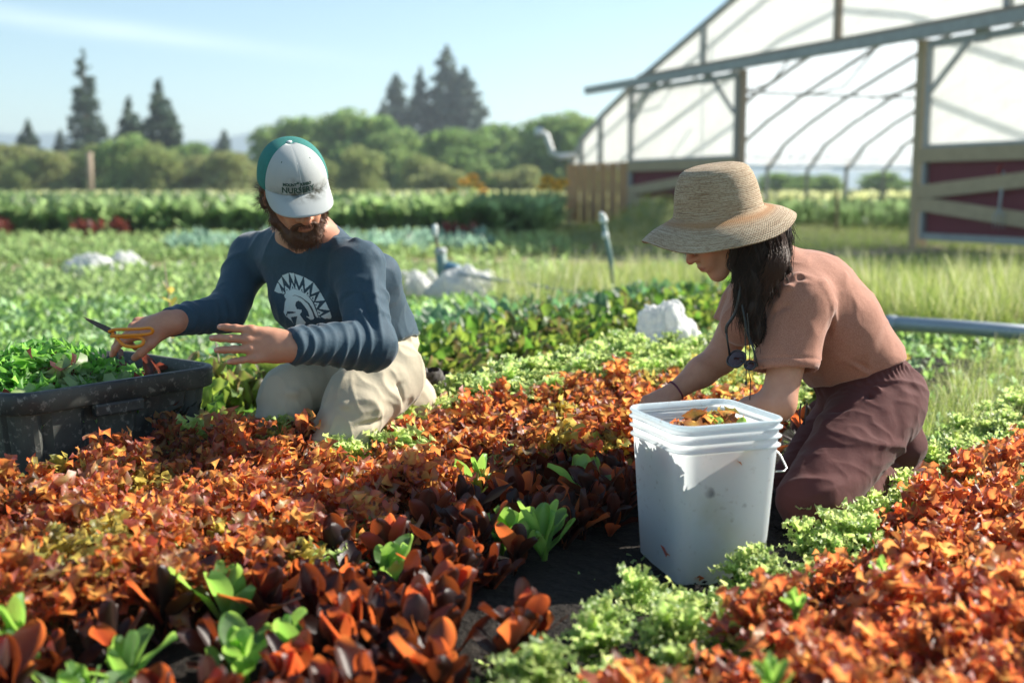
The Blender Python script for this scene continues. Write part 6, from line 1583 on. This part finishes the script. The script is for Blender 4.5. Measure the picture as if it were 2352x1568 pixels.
spk = a.noise(1.0, 2, cmb2.outputs[0])
c = a.ramp(streak, (.3, (.30, .185, .10)), (.5, (.56, .42, .27)), (.7, (.66, .54, .38)))
c = a.mix(a.mapr(spk, .5, .62, 0, .55), c, (.27, .15, .075))
c = a.mix(a.math('MULTIPLY', a.attr('band', 'Fac'), .75, True), c, (.50, .22, .06))
c = a.mix(a.mapr(wv, -1, .2, .35, 0), c, (.16, .09, .045))
a.bsdf(c, .75, .3, normal=a.bump(wv, .7, .0016), sheen=.1); M['straw'] = a.m

def build_glasses():
    t = thing('sunglasses', 'dark tortoiseshell sunglasses hanging from a cord at the woman\'s chest', 'sunglasses', tuple(at(1700, 830, 2.76)))
    L = np.array(t.location)
    ex = nrm(at(1735, 842, 2.72)-at(1680, 815, 2.82)); n = nrm(V(-.45, -.75, .45)); n = nrm(n-ex*(n@ex)); ey = np.cross(n, ex)
    for k, (cx, cy, Y, w, h) in enumerate(((1692, 823, 2.79, .032, .024), (1723, 838, 2.73, .02, .012))):
        c = at(cx, cy, Y)-L
        rim = [c+ex*w*math.copysign(abs(math.cos(a))**.8, math.cos(a))+ey*h*math.copysign(abs(math.sin(a))**.85, math.sin(a))*(1 if math.sin(a) < 0 else .85) for a in np.linspace(0, 6.2832, 29)]
        m = MB(); m.tube(rim, .0026, 6, cap=False); fr = m.build('frame', M['black_plastic'], t, smooth=True)
        m = MB(); m.add([c+n*.004]+rim[:-1], [(0, i+1, (i+1) % 28+1) for i in range(28)]); m.build('lens', M['lens'], t, smooth=True)
    m = MB(); m.tube([at(1712, 832, 2.755)-L, at(1708, 827, 2.76)-L, at(1700, 826, 2.77)-L], .003, 6); m.build('bridge', M['black_plastic'], t, smooth=True)
    m = MB(); m.tube([at(1676, 815, 2.8)-L, at(1672, 790, 2.79)-L, at(1668, 762, 2.78)-L], [.0032, .0024, .003], 6); m.build('temple', M['black_plastic'], t, smooth=True)
    m = MB(); m.tube([at(1740, 842, 2.72)-L, at(1730, 800, 2.735)-L, at(1716, 762, 2.745)-L], [.003, .0024, .003], 6); m.build('temple', M['black_plastic'], t, smooth=True)
    def sp(px, Ys, r, name, mat='black_plastic'):
        c = np.array([at(x, y, Y)-L for (x, y), Y in zip(px, Ys)]); out = []
        for s in np.linspace(0, len(c)-1.001, 30):
            i = int(s); q = s-i; p0, p1, p2, p3 = c[max(i-1, 0)], c[i], c[i+1], c[min(i+2, len(c)-1)]
            out.append(.5*((2*p1)+(-p0+p2)*q+(2*p0-5*p1+4*p2-p3)*q*q+(-p0+3*p1-3*p2+p3)*q**3))
        m = MB(); m.tube(out, r, 6); m.build(name, M[mat], t, smooth=True)
    sp([(1700, 640), (1698, 680), (1688, 720), (1670, 748), (1668, 764)], [2.77, 2.765, 2.77, 2.775, 2.78], .0042, 'cord')
    sp([(1704, 700), (1712, 740), (1716, 764)], [2.76, 2.75, 2.745], .0024, 'cord')
    sp([(1716, 720), (1722, 790), (1720, 850), (1724, 875), (1722, 918)], [2.74, 2.735, 2.735, 2.735, 2.74], .0013, 'cord')
    sp([(1710, 725), (1712, 790), (1714, 850), (1713, 880)], [2.745, 2.74, 2.735, 2.735], .0013, 'cord')
    m = MB(); m.tube([at(1713, 876, 2.735)-L, at(1713, 884, 2.735)-L], .0035, 6); m.build('cord_knot', M['black_plastic'], t, smooth=True)
    return t

# ------------------------------------------------------------------ the air
a = NM('haze'); v_ = a.n('VolumePrincipled'); v_.inputs['Color'].default_value = (.78, .90, .98, 1); v_.inputs['Density'].default_value = .0008; v_.inputs['Anisotropy'].default_value = .3
a.l(v_.outputs[0], a.out.inputs['Volume'])
m = MB(); m.box((-1800, -70, -1.0), (1800, 1800, 75)); hb_ = m.build('haze', a.m); tag(hb_, kind='stuff', label='thin pale summer haze over the fields', cat='haze')
SC.cycles.volume_bounces = 0
man, minfo = build_man()
build_shears(minfo)
woman = build_woman()
